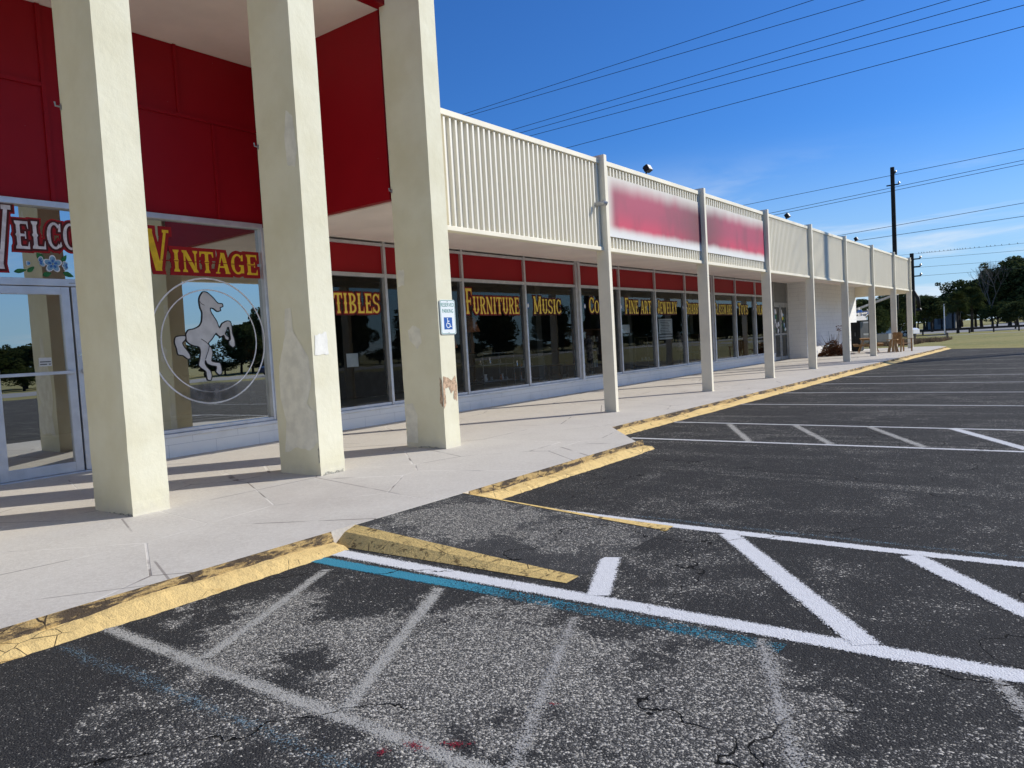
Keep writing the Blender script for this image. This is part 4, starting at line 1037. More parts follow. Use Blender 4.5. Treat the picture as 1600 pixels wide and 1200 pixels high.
def floodlight(y, label, tilt=.5):
    t = tag(empty('floodlight', (-7.62, y, 5.215)), label, 'floodlight', 'black floodlights along the canopy top')
    b = MB(); b.tube([(-7.62, y, 5.20), (-7.60, y, 5.30)], .018, 8); b.build('bracket', M['black'], t)
    Mx = Matrix.Rotation(-tilt, 3, 'Y')
    b = MB(); b.obox((-7.56, y, 5.35), .05, .095, .07, Mx)
    for k in range(4): b.obox(Vector((-7.56, y, 5.35)) + Mx @ Vector((-.065, -.08 + .053*k, 0)), .012, .006, .062, Mx)
    b.build('housing', M['black'], t, bevel=.006)
    b = MB(); b.obox(Vector((-7.56, y, 5.35)) + Mx @ Vector((.057, 0, 0)), .003, .080, .055, Mx); b.build('lens', M['alud'], t)
floodlight(15.5, 'black floodlight above the long banner'); floodlight(25.66, 'black floodlight just past the banner'); floodlight(35.4, 'small distant black floodlight on the far canopy top')

# ------------------------------------------------------------------ clutter at the far end
rr = random.Random(3)
t = tag(empty('dead_plant', (-9.9, 40.2, ZW)), 'heap of withered reddish brown leaves against the white wall', 'plant')
b = MB(); tw = MB()
for i in range(1500):
    a = rr.random()*2*PI; r_ = rr.random()**.6; h = (1 - r_**1.5) * (.55 + .35*rr.random())*1.05
    cx = -9.85 + math.cos(a)*r_*.72; cy = 40.2 + math.sin(a)*r_*.85; cz = ZW + .03 + h*rr.random()**.5
    R3 = Matrix.Rotation(rr.random()*6, 3, 'Z') @ Matrix.Rotation(rr.random()*3, 3, 'X'); s_ = .04 + rr.random()*.06
    P = [Vector((cx, cy, cz)) + R3 @ Vector(q)*s_ for q in ((-1, 0, 0), (0, -.35, .1), (1.2, 0, 0), (0, .35, .1))]
    b.poly([(p_.x, p_.y, max(p_.z, ZW + .005)) for p_ in P])
for i in range(60):
    a = rr.random()*2*PI; L = .5 + rr.random()*.7; e = .5 + rr.random()*.9
    p1 = (-9.85 + math.cos(a)*.12, 40.2 + math.sin(a)*.12, ZW + .05); p2 = (-9.85 + math.cos(a)*L*math.cos(e), 40.2 + math.sin(a)*L*math.cos(e), ZW + .1 + L*math.sin(e))
    tw.tube([p1, ((p1[0]+p2[0])/2, (p1[1]+p2[1])/2, (p1[2]+p2[2])/2 + .06), p2], [.012, .008, .004], 5)
tw.tube([(-9.6, 40.1, ZW), (-9.5, 40.0, 1.0), (-9.48, 39.95, 1.6)], [.02, .014, .006], 6)
for i in range(40):
    cx = -9.48 + (rr.random()-.5)*.2; cy = 39.95 + (rr.random()-.5)*.2; cz = 1.5 + (rr.random()-.5)*.3; s_ = .05
    R3 = Matrix.Rotation(rr.random()*6, 3, 'Z') @ Matrix.Rotation(rr.random()*3, 3, 'X')
    b.poly([tuple(Vector((cx, cy, cz)) + R3 @ Vector(q)*s_) for q in ((-1, 0, 0), (0, -.4, 0), (1, 0, 0), (0, .4, 0))])
b.build('foliage', M['deadleaf'], t); tw.build('stem', M['twig'], t)
t = tag(empty('plant_pot', (-10.75, 39.0, ZW)), 'white bucket standing at the corner of the white siding wall', 'bucket')
b = MB(); b.lathe((-10.42, 38.9, ZW), [(.13, 0), (.17, .30), (.185, .31), (.185, .34), (.16, .34), (.15, .28)], 18); b.build('bucket', M['white'], t, smooth=False)
b = MB(); b.tube([(-10.42, 38.9 + math.cos(a)*.18, ZW + .31 - math.sin(a)*.14) for a in [PI*k/8 for k in range(9)]], .005, 6); b.build('handle', M['alud'], t)
# tall black cabinet
t = tag(empty('metal_cabinet', (-10.0, 46.2, ZW)), 'tall black cabinet standing behind the thin posts beside the white wall', 'cabinet')
b = MB(); b.box((-10.25, 45.9, ZW + .05), (-9.75, 46.7, 1.78)); b.box((-10.22, 45.93, ZW), (-9.78, 46.67, ZW + .05)); b.build('body', M['black'], t, bevel=.01)
b = MB(); b.box((-10.22, 45.875, ZW + .1), (-10.005, 45.90, 1.74)); b.build('door', M['black'], t, bevel=.006); b = MB(); b.box((-9.995, 45.875, ZW + .1), (-9.78, 45.90, 1.74)); b.build('door', M['black'], t, bevel=.006)
b = MB(); b.box((-10.03, 45.85, 1.0), (-10.015, 45.874, 1.2)); b.build('handle', M['alud'], t)
# picnic table seen end-on
def picnic(x, y, rz_, label, mat, L=1.9):
    t = tag(empty('picnic_table', (x, y, ZW), rz_), label, 'picnic table', None)
    b = MB()
    for k in range(5): b.box((-.37 + k*.15, -L/2, .72), (-.37 + k*.15 + .14, L/2, .76))
    b.build('tabletop', mat, t, local=True, bevel=.004)
    for sx in (-1, 1):
        b = MB(); b.box((sx*.60 - .12, -L/2, .42), (sx*.60 + .12, L/2, .46)); b.build('bench_seat', mat, t, local=True, bevel=.004)
    for sy in (-1, 1):
        b = MB(); yy = sy*(L/2 - .3)
        b.bar((-.20, yy, .71), (-.48, yy, 0), .09, .04); b.bar((.20, yy, .71), (.48, yy, 0), .09, .04)
        b.box((-.70, yy + .025, .34), (.70, yy + .062, .42)); b.box((-.36, yy + .025, .66), (.36, yy + .062, .72)); b.build('trestle', mat, t, local=True)
    return t
picnic(-8.9, 43.6, .25, 'weathered wooden picnic table in the shade of the far canopy', M['wood'])
def chair(x, y, rz_, label):
    t = tag(empty('wooden_armchair', (x, y, ZW), rz_), label, 'chair')
    w = M['wood']
    b = MB(); [b.box((-.30, -.28 + k*.115, .40), (.30, -.28 + k*.115 + .10, .425)) for k in range(5)]; b.build('seat', w, t, local=True)
    b = MB(); [b.box((-.30 + k*.125, .30, .44), (-.30 + k*.125 + .10, .33, 1.0)) for k in range(5)]; b.box((-.31, .33, .9), (.31, .36, .97)); b.build('backrest', w, t, local=True)
    for sx in (-1, 1):
        for p_, q_ in (((sx*.30, -.26, 0), (sx*.30, -.26, .64)), ((sx*.30, .38, 0), (sx*.30, .28, .95))): b = MB(); b.bar(p_, q_, .055); b.build('leg', w, t, local=True)
        b = MB(); b.box((sx*.30 - .06, -.34, .64), (sx*.30 + .06, .36, .67)); b.build('armrest', w, t, local=True)
chair(-7.15, 43.2, 2.4, 'yellow pine armchair on the walkway between the last posts')
t = tag(empty('side_table', (-7.6, 42.4, ZW)), 'small pine stool table beside the yellow armchair', 'stool')
b = MB(); b.box((-7.75, 42.2, ZW + .62), (-7.25, 42.75, ZW + .66)); b.build('top', M['wood'], t)
for sx, sy in ((-7.70, 42.25), (-7.30, 42.25), (-7.70, 42.70), (-7.30, 42.70)): b = MB(); b.bar((sx, sy, ZW), (sx*.4 + -7.5*.6, sy*.4 + 42.47*.6, ZW + .62), .05); b.build('leg', M['wood'], t)
# equipment and trailer in the yard beyond
t = tag(empty('utility_trailer', (-10.7, 55, 0)), 'small grey utility trailer parked in the yard beyond the canopy', 'trailer')
b = MB(); b.box((-11.5, 53.6, .45), (-9.7, 56.6, .52)); 
for (a, c) in (((-11.5, 53.6, .52), (-9.7, 53.64, .95)), ((-11.5, 56.56, .52), (-9.7, 56.6, .95)), ((-11.5, 53.64, .52), (-11.46, 56.56, .95)), ((-9.74, 53.64, .52), (-9.7, 56.56, .95))): b.box(a, c)
b.build('bed', M['bodygrey'], t, bevel=.01)
for sx in (-11.6, -9.62):
    b = MB(); b.tube([(sx - .09, 54.9, .30), (sx + .09, 54.9, .30)], .30, 20); w_ = b.build('wheel', M['tyre'], t); b = MB(); b.tube([(sx - .095, 54.9, .30), (sx + .095, 54.9, .30)], .15, 14); b.build('rim', M['alud'], w_)
b = MB(); b.bar((-10.6, 53.6, .48), (-10.6, 52.3, .42), .07); b.build('drawbar', M['black'], t)
t = tag(empty('machine', (-11.0, 52.4, 0)), 'silver engine on a steel stand behind the black cabinet', 'engine')
b = MB()
for sx in (-11.35, -10.55):
    for sy in (52.1, 52.7): b.bar((sx, sy, 0), (sx, sy, 1.9), .05)
b.box((-11.4, 52.05, 1.86), (-10.5, 52.75, 1.90)); b.build('stand', M['black'], t)
b = MB(); b.box((-11.3, 52.2, 1.9), (-10.7, 52.6, 2.2)); b.tube([(-11.4, 52.3, 2.35), (-10.5, 52.35, 2.40)], .12, 12); b.tube([(-10.75, 52.2, 2.1), (-10.55, 52.1, 2.3), (-10.6, 52.1, 2.6)], .07, 10); b.lathe((-11.1, 52.35, 2.2), [(.16, 0), (.2, .2), (.1, .4), (.12, .55)], 12); b.build('block', M['chrome'], t, bevel=.01)
t = tag(empty('picture_frame_stand', (-10.9, 55, 0)), 'white framed board leaning on the grey trailer', 'board')
b = MB(); b.box((-11.3, 53.5, .95), (-10.5, 53.55, 1.82)); b.build('frame', M['white'], t); b = MB(); b.box((-11.2, 53.49, 1.05), (-10.6, 53.498, 1.72)); b.build('panel', M['bodygrey'], t)
t = tag(empty('yard_awning', (-10.2, 52, 0)), 'sloping grey awning arm over the yard beyond the canopy', 'awning')
b = MB(); b.bar((-11.4, 53, 2.65), (-9.0, 53, 3.45), .5, .12); b.build('slope', M['alud'], t)
for p_ in ((-11.3, 53, 0, 2.6), (-9.1, 53, 0, 3.4)): b = MB(); b.bar(p_[:3], (p_[0], p_[1], p_[3]), .09); b.build('pole', M['black'], t)
t = tag(empty('black_pole', (-10.45, 62, 0)), 'thick black post standing behind the thin cream posts', 'pole')
b = MB(); b.tube([(-10.45, 60, 0), (-10.42, 60, 3.9)], [.16, .14], 12); b.build('shaft', M['pole'], t)
t = tag(empty('gooseneck_lamp', (-8.9, 60, 0)), 'black gooseneck lamp curving out behind the last canopy post', 'lamp post')
b = MB(); b.tube([(-9.6, 60, 0), (-9.6, 60, 3.5), (-9.45, 60, 3.85), (-9.15, 60, 3.78), (-8.9, 60, 3.3), (-8.85, 60, 2.6)], [.09, .09, .09, .10, .12, .13], 10); b.build('arm', M['black'], t, smooth=True)
b = MB(); b.lathe((-8.85, 60, 2.35), [(.2, 0), (.17, .14), (.08, .28)], 14); b.build('lamp_shade', M['black'], t, smooth=True)

# ------------------------------------------------------------------ plants and trees
def leafcloud(b, c, rx, ry, rz_, n, s, r, flat_=.0):
    for i in range(n):
        a = r.random()*2*PI; z = r.random()*2 - 1; q = math.sqrt(1 - z*z); k = .55 + .5*r.random()**.6
        p = Vector((c[0] + math.cos(a)*q*rx*k, c[1] + math.sin(a)*q*ry*k, c[2] + z*rz_*k))
        R3 = Matrix.Rotation(r.random()*6.3, 3, 'Z') @ Matrix.Rotation(r.random()*3.1, 3, 'X')
        t = s*(.6 + .8*r.random())
        b.poly([tuple(p + R3 @ Vector(v)*t) for v in ((-1, -.5, 0), (.2, -.7, .1), (1, 0, 0), (.1, .6, -.1))])
def make_tree(seed, H=10, spread=4.5, n=2600, leaf=.22, mat='leafd', trunk_h=.3, cat='tree', name='oak_tree'):
    r = random.Random(seed); root = tag(empty(name), None, cat)
    b = MB(); t = MB(); th = H*trunk_h
    t.tube([(0, 0, -.1), (.1, 0, th*.6), (0, .1, th*1.2), (.1, 0, H*.72)], [.30, .24, .18, .05], 8)
    K = 15; 
    for i in range(K):
        a = i*2.4 + r.random(); f = .15 + .85*math.sqrt((i + .5)/K); z = th + (H - th)*(.12 + .78*r.random())
        w = math.sin(PI*min(1, max(0, (z - th*.7)/(H - th*.7)))**.8)*.9 + .15
        c = (math.cos(a)*spread*f*w*.8, math.sin(a)*spread*f*w*.8, z)
        t.tube([(0, 0, max(th*.8, z - (H-th)*.35)), (c[0]*.5, c[1]*.5, z - .5), (c[0], c[1], z)], [.10, .06, .02], 5)
        s_ = (.8 + .7*r.random())*spread*.33
        leafcloud(b, c, s_, s_, s_*.72, n//K, leaf, r)
    for i in range(10):
        a = r.random()*6.3; z = H*(.5 + .55*r.random()); leafcloud(b, (math.cos(a)*spread*.75, math.sin(a)*spread*.75, min(z, H)), .6, .6, .4, n//90, leaf*.8, r)
    b.build('crown', M[mat], root, local=True); t.build('trunk', M['bark'], root, local=True)
    return root
def make_palm(seed, H=5.6, mat='palm', R_=1.7):
    r = random.Random(seed); root = tag(empty('sabal_palm'), None, 'palm')
    t = MB(); t.tube([(0, 0, -.1), (.04, .02, H*.35), (0, 0, H*.68)], [.20, .17, .19], 9); t.build('trunk', M['bark'], root, local=True)
    b = MB(); zc = H*.70
    for i in range(64):
        a = r.random()*2*PI; e = math.radians(-55 + 135*r.random()); L = R_*(.75 + .35*r.random())
        d = Vector((math.cos(a)*math.cos(e), math.sin(a)*math.cos(e), math.sin(e))); o = Vector((0, 0, zc))
        hub = o + d*L*.45; side = d.cross(Vector((0, 0, 1))).normalized(); up = side.cross(d)
        b.poly([tuple(o + side*.02), tuple(hub + side*.02), tuple(hub - side*.02), tuple(o - side*.02)])
        for k in range(11):
            q = (k - 5)/5*1.25; dd = (d*math.cos(q) + side*math.sin(q)).normalized(); tip = hub + dd*L*.6 + Vector((0, 0, -.16*L*(1 + abs(q)))); m = hub + dd*L*.3; sd = dd.cross(up).normalized()*.055
            b.poly([tuple(hub), tuple(m + sd), tuple(tip), tuple(m - sd)])
    b.build('crown', M[mat], root, local=True)
    return root
def make_bare(seed, H=9, name='bare_tree', thick=.16):
    r = random.Random(seed); root = tag(empty(name), None, 'tree'); t = MB()
    def br(p, d, L, rad, depth):
        q = p + d*L; mid = p + d*L*.5 + Vector((r.random()-.5, r.random()-.5, r.random()-.5))*L*.08
        t.tube([p, mid, q], [rad, rad*.8, rad*.6], 6 if depth < 2 else 4, cap=False)
        if depth >= 5: return
        for k in range(3 if depth < 4 else 2):
            nd = (d + Vector((r.random()-.5, r.random()-.5, r.random()-.25))*1.15).normalized(); br(q, nd, L*(.62 + .2*r.random()), rad*.58, depth + 1)
    br(Vector((0, 0, -.1)), Vector((0, 0, 1)), H*.30, thick, 0)
    t.build('branches', M['twig'], root, local=True); return root
def put(o, x, y, s=1, rz_=0, label=None, group=None, sz=None):
    o.location = (x, y, 0); o.scale = (s, s, sz or s); o.rotation_euler = (0, 0, rz_)
    if label: o['label'] = label
    if group: o['group'] = group
    return o
TA = make_tree(1, 10, 4.6, 7500, .21); TB = make_tree(2, 9, 4.2, 6500, .21, trunk_h=.22); TC = make_tree(3, 8, 4.4, 3800, .20, 'leafl', .2)
PA = make_palm(4); PB = make_palm(5, 5.0, 'palmy', 1.5)
used = set()
def grow(src, x, y, s, rz_, label, group, sz=None):
    o = src if src.name not in used else copy_tree(src); used.add(src.name)
    return put(o, x, y, s, rz_, label, group, sz)
GT = 'trees along the far roads'
# trees seen past the end of the canopy
grow(TA, -8.9, 152, 1.12, 0, 'tallest dark tree at the right end of the far roadside', GT)
grow(TB, -5.0, 150, 1.20, 1, 'dark tree half cut off by the right edge of the photo', GT)
grow(TA, -17.6, 165, .98, 2, 'round dark oak behind the two near palms', GT, .86)
grow(TB, -13.6, 160, 1.05, 3, 'broad dark oak just right of the round one beyond the road', GT, .98)
grow(TC, -11.8, 158, .72, .5, 'low olive green tree below the bare branches', GT)
grow(TC, -22, 175, .78, 1.6, 'low pale tree left of the white signpost', GT)
grow(TB, -26.5, 178, .70, 4, 'low dark tree behind the gooseneck lamp', GT)
grow(TA, -31, 180, .66, 5, 'dark tree seen between the last two canopy posts', GT)
grow(TB, -36, 175, .72, 2.2, 'dark tree seen behind the thick black post', GT)
grow(TA, -40, 168, .75, .9, 'dark tree seen above the picnic table', GT)
grow(TB, -45, 170, .78, 1.9, 'dark tree seen beside the black cabinet', GT)
grow(TC, -15.6, 92, .38, 2.7, 'pale green bush in the yard behind the last posts', 'bushes in the yard beyond the canopy')
grow(TC, -16.2, 84, .30, 1.2, 'pale green bush beside the thick black post', 'bushes in the yard beyond the canopy')
grow(TB, -15.0, 76, .36, 3.1, 'dark leafy bush under the awning in the yard', 'bushes in the yard beyond the canopy')
grow(TB, -8.0, 156, .95, 2.2, 'dark tree filling the gap below the tallest tree', GT, .72)
grow(TA, -15.6, 172, .95, 4.4, 'dark tree standing behind the leafless one', GT, .72)
grow(TC, -9.8, 140, .62, 4.0, 'low dark green tree in front of the tallest tree', GT, .5)
grow(TB, -19.8, 190, .9, 1.1, 'dark tree behind the palms beside the signpost', GT, .62)
grow(TB, -6.3, 118, .40, 1.1, 'round dark shrub at the foot of the tallest tree', 'bushes by the far road')
grow(TA, -4.2, 116, .36, 2.1, 'dark shrub at the right edge beside the guard rail', 'bushes by the far road')
for k in range(9):
    grow((TA, TB)[k % 2], -6 - k*6.4 + (k*37 % 5), 225 + (k*53 % 22), .95 + .08*(k % 3), k*1.3, 'hazy dark tree in the most distant row of the treeline', 'most distant treeline', .62)
GP = 'sabal palms beside the road'
grow(PA, -10.21, 108, 1.06, 0, 'nearest palm with a thick trunk and dense dark crown', GP)
grow(PA, -11.27, 104, .95, 1, 'second palm left of the thickest one, by the guard rail', GP)
grow(PA, -16.96, 150, 1.05, 2, 'palm behind and between the two nearest palms', GP)
grow(PA, -17.41, 140, .92, 3, 'palm beside the white signpost', GP)
grow(PB, -18.41, 138, 1.0, 0, 'palm with yellowing fronds', GP)
grow(PA, -19.38, 136, 1.12, 4, 'palm just right of the gooseneck lamp', GP)
grow(PA, -21.00, 150, 1.1, 5, 'palm partly behind the one by the gooseneck lamp', GP)
B1 = make_bare(9, 9.5); put(B1, -11.0, 146, 1.12, 0, 'leafless tree rising between the dark oaks', 'leafless trees by the road')
o = copy_tree(B1); put(o, -14.2, 168, 1.35, 2, 'leafless tree showing over the round oak', 'leafless trees by the road')
B2 = make_bare(12, 17, thick=.22); put(B2, 7.5, 52.5, 1.0, 0, 'tall leafless tree beside the lot and the big pole', 'leafless trees by the road')
# across the lot, seen in the shop glass
k = 0
for i in range(76):
    x = 60 + (i*29 % 13); y = -24 + i*3.6 + max(0, i - 30)*.9; far = min(1, max(0, (y - 52)/16)) 
    grow((TA, TB, TC)[k % 3], x, y, .58 + .06*(k*5 % 6) + .12*far, k*.9, 'dark roadside tree across the lot, mirrored in the shop glass', 'trees across the lot', .42 + .05*(k*7 % 5) + .40*far); k += 1
for i in range(76):
    grow((TB, TC)[i % 2], 57 + (i*17 % 5), -20 + i*3.8, .50, i*1.7, 'low dark bush across the lot, mirrored in the shop glass', 'bushes across the lot', .26)
for (x, y, s) in ((-19.5, 112, .75), (-24, 116, .8), (-17.2, 128, .7), (-28.5, 120, .8), (-22, 124, .78), (-33, 126, .8)):
    grow((TA, TB)[k % 2], x, y, s, k, 'dark tree in the yard behind the far canopy posts', 'trees in the yard beyond the canopy', s*.75); k += 1

# dry brush and low fence past the lot
t = tag(empty('dry_brush', (-9.8, 70, 0)), 'band of dry reddish weeds along the wooden rail', 'weeds', kind='stuff')
b = MB(); r = random.Random(8)
for i in range(5200):
    y = 60 + r.random()*14; x = -13.5 + r.random()*5.2 * (1 if y > 66 else .8); h = .08 + .24*r.random()
    a = r.random()*PI; w_ = .03
    dx, dy = math.cos(a)*w_, math.sin(a)*w_; lx_, ly_ = (r.random()-.5)*.25, (r.random()-.5)*.25
    b.poly([(x - dx, y - dy, -.03), (x + dx, y + dy, -.03), (x + lx_, y + ly_, h)])
b.build('stalks', M['reed'], t)['kind'] = 'stuff'
t = tag(empty('rail_fence', (-9.0, 76, 0)), 'low weathered wooden rail fence at the edge of the grass', 'fence')
for x in (-14.2, -11.6, -9.05): b = MB(); b.box((x - .09, 75.91, -.05), (x + .09, 76.09, .52)); b.build('post', M['woodold'], t)
b = MB(); b.box((-14.2, 75.86, .30), (-9.05, 75.905, .40)); b.build('rail', M['woodold'], t)
t = tag(empty('guard_rail', (-6, 104, 0)), 'long dark guard rail on short posts beyond the grass', 'guard rail')
b = MB(); b.box((-17.5, 101.9, .38), (12, 102.0, .62)); b.build('rail', M['bark'], t)
for i in range(13): b = MB(); b.box((-17.2 + i*2.4, 102.01, -.05), (-17.05 + i*2.4, 102.2, .60)); b.build('post', M['bark'], t)
tag(sheet('path', [(-13, 92.0), (14, 92.0), (14, 93.6), (-13, 93.6)], -.015, M['path']), None)
tag(sheet('road', [(-19, 112), (30, 106), (30, 122), (-5, 150), (-9, 240), (-14, 240), (-19, 150)], -.02, M['roadgrey']), None)
tag(sheet('road', [(-60, 172), (60, 172), (60, 180), (-60, 180)], -.018, M['roadgrey']), None)
tag(sheet('road', [(36, -60), (49, -60), (49, 260), (36, 260)], -.02, M['roadgrey']), None)
t = tag(empty('signpost', (-12.1, 100, 0)), 'thin white signpost beside the road left of the palms', 'signpost')
b = MB(); b.box((-12.18 - .05, 99.95, -.05), (-12.18 + .05, 100.05, 3.5)); b.build('post', M['white'], t)
b = MB(); b.box((-12.18 - .07, 99.93, 3.2), (-12.18 + .07, 99.948, 3.45)); b.build('plate', M['path'], t)
t = tag(empty('gable_house', (-33, 215, 0)), 'small pale house with a grey gable roof among the far trees', 'house')
hx = -20.09; hy = 160
b = MB(); b.box((hx - 2.4, hy, 0), (hx + 2.4, hy + 8, 3.1)); b.poly([(hx - 2.4, hy - .001, 3.1), (hx + 2.4, hy - .001, 3.1), (hx, hy - .001, 4.9)]); b.build('wall', M['house'], t)
b = MB(); b.poly([(hx - 2.8, hy - .3, 2.95), (hx, hy - .3, 5.1), (hx, hy + 8.3, 5.1), (hx - 2.8, hy + 8.3, 2.95)]); b.poly([(hx + 2.8, hy - .3, 2.95), (hx + 2.8, hy + 8.3, 2.95), (hx, hy + 8.3, 5.1), (hx, hy - .3, 5.1)]); b.build('roof', M['houseroof'], t)
b = MB(); b.box((hx - .5, hy - .02, .9), (hx + .5, hy - .005, 2.0)); b.build('window', M['ink'], t)
# white car beyond the post
def car(x, y, rz_, label, mat):
    t = tag(empty('parked_car', (x, y, 0), rz_), label, 'car')
    prof = [(-2.2, .35), (-2.2, .80), (-1.9, .95), (-1.3, 1.0), (-.7, 1.42), (.7, 1.45), (1.4, 1.02), (2.05, .88), (2.2, .6), (2.2, .35)]
    b = MB(); n = len(prof); w = .85
    for s_ in (-1, 1): b.poly([(s_*w*(.86 if z > 1.1 else 1), yy, z) for yy, z in prof][::s_])
    for i in range(n):
        (a0, z0_), (a1, z1_) = prof[i], prof[(i+1) % n]; k0 = w*(.86 if z0_ > 1.1 else 1); k1 = w*(.86 if z1_ > 1.1 else 1)
        b.poly([(-k0, a0, z0_), (-k1, a1, z1_), (k1, a1, z1_), (k0, a0, z0_)])
    b.build('body', mat, t, local=True)
    b = MB()
    for s_ in (-1, 1): b.poly([(s_*(w*.9 + .015), -1.05, 1.02), (s_*(w*.9 + .015), 1.15, 1.02), (s_*(w*.86 + .012), .62, 1.36), (s_*(w*.86 + .012), -.62, 1.36)])
    b.poly([(-.7, -1.26, 1.06), (.7, -1.26, 1.06), (.66, -.74, 1.40), (-.66, -.74, 1.40)]); b.poly([(-.7, 1.36, 1.07), (-.66, .76, 1.42), (.66, .76, 1.42), (.7, 1.36, 1.07)])
    b.build('window', M['black'], t, local=True)
    for s_ in (-1, 1):
        for yy in (-1.35, 1.35):
            b = MB(); b.tube([(s_*.70, yy, .32), (s_*.88, yy, .32)], .32, 16); w_ = b.build('wheel', M['tyre'], t, local=True); b = MB(); b.tube([(s_*.75, yy, .32), (s_*.89, yy, .32)], .17, 12); b.build('rim', M['alud'], w_, local=True)
    return t
car(-16.1, 93, 1.35, 'white car parked in the yard behind the last canopy post', M['bodywhite'])
car(40, 46, 0, 'dark blue car on the road across the lot, seen only in the shop glass', simple('car_blue', (.02, .03, .08), .3, spec=.5))

# ------------------------------------------------------------------ poles, wires and birds
def upole(x, y, H, r0, label, arms=(), name='utility_pole'):
    t = tag(empty(name, (x, y, 0)), label, 'utility pole', 'utility poles')
    b = MB(); b.tube([(x, y, -.1), (x, y, H)], [r0*1.15, r0], 12); b.build('pole', M['pole'], t)
    for (z, L, side) in arms:
        b = MB(); b.bar((x - (L if side <= 0 else 0), y, z), (x + (L if side >= 0 else 0), y, z), .14); b.build('arm', M['pole'], t)
        b = MB(); b.lathe((x + (L if side >= 0 else -L), y, z + .05), [(.10, 0), (.14, .12), (.06, .28)], 8); b.build('insulator', M['alud'], t)
    return t
upole(-17.72, 103.4, 20.7, .24, 'tall dark utility pole rising behind the far end of the canopy', ((18.55, .7, 0), (19.95, .35, 1)))
upole(-15.35 , 100, 9.7, .22, 'shorter dark pole just past the corner of the canopy', ((9.0, .9, 1), (8.1, .9, 1), (7.0, .9, 1)))
upole(5.75, 48, 22, .19, 'tall pole beside the lot that carries the overhead lines', ((21.3, 1.0, 0),))
def wire(y, xs_, zs_, label, r=.022, y2=None, sag=0):
    pts = []; n = 24
    (xa, xb), (za, zb) = xs_, zs_
    for i in range(n + 1):
        u = i/n; pts.append((xa + (xb - xa)*u, y + ((y2 if y2 else y) - y)*u, za + (zb - za)*u - sag*4*u*(1 - u)))
    b = MB(); b.tube(pts, r, 5, cap=False)
    return tag(b.build('power_line', M['wire'], None, smooth=True), label, 'power line', 'overhead power lines')
def lin(p, q, x): return p[1] + (q[1] - p[1]) * (x - p[0]) / (q[0] - p[0])
HI = [((-38.82, 20.58), (-12.2, 21.03)), ((-38.84, 20.33), (-9.42, 20.16)), ((-34.16, 18.29), (-5.18, 18.82)), ((-33.88, 17.89), (-3.38, 18.25)), ((-33.0, 17.47), (-1.89, 17.53)), ((-29.63, 15.92), (-1.91, 16.47))]
HL = ['topmost overhead line crossing the sky', 'second overhead line from the top', 'third overhead line from the top', 'fourth overhead line, crossing the fifth above the roof', 'fifth overhead line from the top', 'lowest of the near overhead lines, alone below the others']
for (p_, q_), l in zip(HI, HL): wire(48, (-62, 9), (lin(p_, q_, -62), lin(p_, q_, 9)), l, .019)
LO = [((-36.02, 19.01), (-4.35, 20.29), 'upper line on the tall far pole'), ((-35.65, 17.21), (-4.37, 19.02), 'middle line on the tall far pole'), ((-33.0, 17.0), (-4.38, 18.60), 'third line on the tall far pole, close under the middle one'),
      ((-25, 13.2), (-4.5, 14.27), 'fourth line down on the tall far pole'), ((-21.5, 12.3), (-4.5, 12.8), 'fifth line down on the tall far pole')]
for p_, q_, l in LO: wire(103.4, (-75, 20), (lin(p_, q_, -75), lin(p_, q_, 20)), l, .030)
for (z1_, z2_, l) in ((9.62, 9.50, 'thin line on the shorter pole with birds perched on it'), (9.05, 8.75, 'second thin line on the shorter pole'), (8.15, 7.75, 'third thin line on the shorter pole'), (7.05, 6.8, 'lowest thin line on the shorter pole')):
    wire(100, (-24, 12), (z1_ + .1*.7, z2_ + (z2_ - z1_)*1.0), l, .016)
def bird(x, y, z, s, label, group, fly=False):
    t = tag(empty('bird', (x, y, z)), label, 'bird', group)
    b = MB(); b.lathe((x, y, z), [(.01*s, -.02*s), (.05*s, .02*s), (.06*s, .08*s), (.04*s, .14*s), (.035*s, .18*s), (.01*s, .21*s)], 8)
    b.poly([(x + .04*s, y, z + .03*s), (x + .14*s, y, z - .08*s), (x + .10*s, y + .02*s, z - .09*s)])
    b.build('body', M['black'], t)
    if fly:
        for s2 in (-1, 1):
            b = MB(); b.poly([(x, y + s2*.04*s, z + .10*s), (x + s2*.20*s, y + s2*.25*s, z + .24*s), (x + s2*.05*s, y + s2*.5*s, z + .10*s), (x - .05*s, y + s2*.06*s, z + .04*s)]); b.build('wing', M['black'], t)
r = random.Random(4)
x = -14.6
while x < 2:
    zz = 9.69 + (x + 24)/36*(9.38 - 9.69) + .02
    bird(x, 100, zz, .6, 'small dark bird perched on the thin line', 'birds perched on the thin line'); x += .22 + r.random()*.65 * (1 if x > -9 else .4)
bird(-15.9, 30, 17.4, .9, 'dark bird flying over the ribbed canopy near the tall column', 'birds in the sky', True)
bird(-8.9, 30, 18.9, 1.1, 'dark bird flying at the top edge of the sky', 'birds in the sky', True)

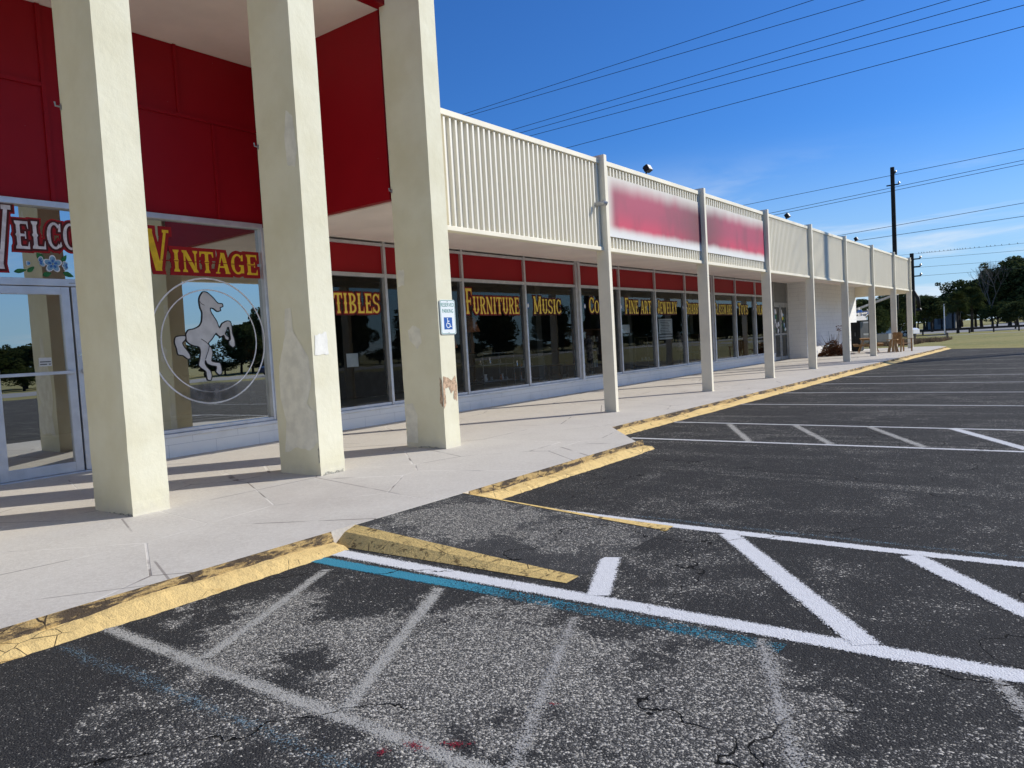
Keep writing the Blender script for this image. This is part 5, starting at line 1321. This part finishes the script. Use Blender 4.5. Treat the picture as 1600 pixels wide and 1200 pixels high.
# ------------------------------------------------------------------ light
SD = Vector((.605, .796, 0)).normalized(); EL = math.radians(28.6)
sun_dir = Vector((SD.x*math.cos(EL), SD.y*math.cos(EL), math.sin(EL)))
L = bpy.data.lights.new('sun', 'SUN'); L.energy = 5.0; L.angle = math.radians(.53); L.color = (1.0, .945, .84)
lo = bpy.data.objects.new('sun', L); COL.objects.link(lo); lo.rotation_euler = sun_dir.to_track_quat('Z', 'Y').to_euler()
w = bpy.data.worlds.new('World'); scn.world = w; w.use_nodes = True; nt = w.node_tree
bg = nt.nodes['Background']; sky = nt.nodes.new('ShaderNodeTexSky'); sky.sky_type = 'NISHITA'; sky.sun_disc = False
sky.sun_elevation = EL; sky.sun_rotation = math.atan2(SD.x, SD.y); sky.altitude = 0; sky.air_density = 1.0; sky.dust_density = .5; sky.ozone_density = 3.0
tc = nt.nodes.new('ShaderNodeTexCoord'); sx = nt.nodes.new('ShaderNodeSeparateXYZ'); nt.links.new(tc.outputs['Generated'], sx.inputs[0])
mp = nt.nodes.new('ShaderNodeMapping'); mp.inputs['Scale'].default_value = (1.2, 1.2, 9.0); mp.inputs['Rotation'].default_value = (0.05, -.10, .3); nt.links.new(tc.outputs['Generated'], mp.inputs[0])
nz = nt.nodes.new('ShaderNodeTexNoise'); nz.inputs['Scale'].default_value = 2.4; nz.inputs['Detail'].default_value = 7; nz.inputs['Roughness'].default_value = .6; nz.inputs['Distortion'].default_value = .5; nt.links.new(mp.outputs[0], nz.inputs['Vector'])
def mr(v, a, b_, c, d):
    m = nt.nodes.new('ShaderNodeMapRange'); m.interpolation_type = 'SMOOTHSTEP'; nt.links.new(v, m.inputs[0])
    for i, q in enumerate((a, b_, c, d)): m.inputs[i+1].default_value = q
    return m.outputs[0]
cf = nt.nodes.new('ShaderNodeMath'); cf.operation = 'MULTIPLY'; nt.links.new(mr(nz.outputs['Fac'], .46, .68, 0, 1), cf.inputs[0]); nt.links.new(mr(sx.outputs[2], .06, .235, .9, 0), cf.inputs[1])
mx = nt.nodes.new('ShaderNodeMix'); mx.data_type = 'RGBA'; nt.links.new(cf.outputs[0], mx.inputs[0]); 
tm = nt.nodes.new('ShaderNodeMix'); tm.data_type = 'RGBA'; tm.blend_type = 'MULTIPLY'; tm.inputs[0].default_value = 1; nt.links.new(sky.outputs[0], tm.inputs[6]); tm.inputs[7].default_value = (.22, .52, .95, 1)
hz_ = nt.nodes.new('ShaderNodeMix'); hz_.data_type = 'RGBA'; nt.links.new(mr(sx.outputs[2], -.03, .26, .95, 0), hz_.inputs[0]); nt.links.new(tm.outputs[2], hz_.inputs[6]); hz_.inputs[7].default_value = (3.2, 4.8, 6.3, 1)
nt.links.new(hz_.outputs[2], mx.inputs[6]); mx.inputs[7].default_value = (5.2, 5.9, 6.7, 1)
nt.links.new(mx.outputs[2], bg.inputs['Color']); bg.inputs['Strength'].default_value = .145

# ------------------------------------------------------------------ camera
yaw, pit, rol, foc = 6.46087336e-01, 5.15005648e-02, 5.73308144e-02, 1172.9
fw = Vector((-math.sin(yaw)*math.cos(pit), math.cos(yaw)*math.cos(pit), -math.sin(pit))); rt = Vector((math.cos(yaw), math.sin(yaw), 0)); up = rt.cross(fw)
r2 = math.cos(rol)*rt - math.sin(rol)*up; u2 = math.sin(rol)*rt + math.cos(rol)*up
cam = bpy.data.cameras.new('camera'); cam.sensor_width = 36; cam.lens = foc/1600*36; cam.clip_end = 3000; cam.clip_start = .05
co = bpy.data.objects.new('camera', cam); COL.objects.link(co)
mw = Matrix((( r2.x, u2.x, -fw.x, 0), (r2.y, u2.y, -fw.y, 0), (r2.z, u2.z, -fw.z, 1.6), (0, 0, 0, 1))); co.matrix_world = mw
scn.camera = co
scn.view_settings.view_transform = 'Standard'; scn.view_settings.look = 'None'; scn.view_settings.exposure = 0; scn.view_settings.gamma = 1
scn.render.resolution_x = 1024; scn.render.resolution_y = 768
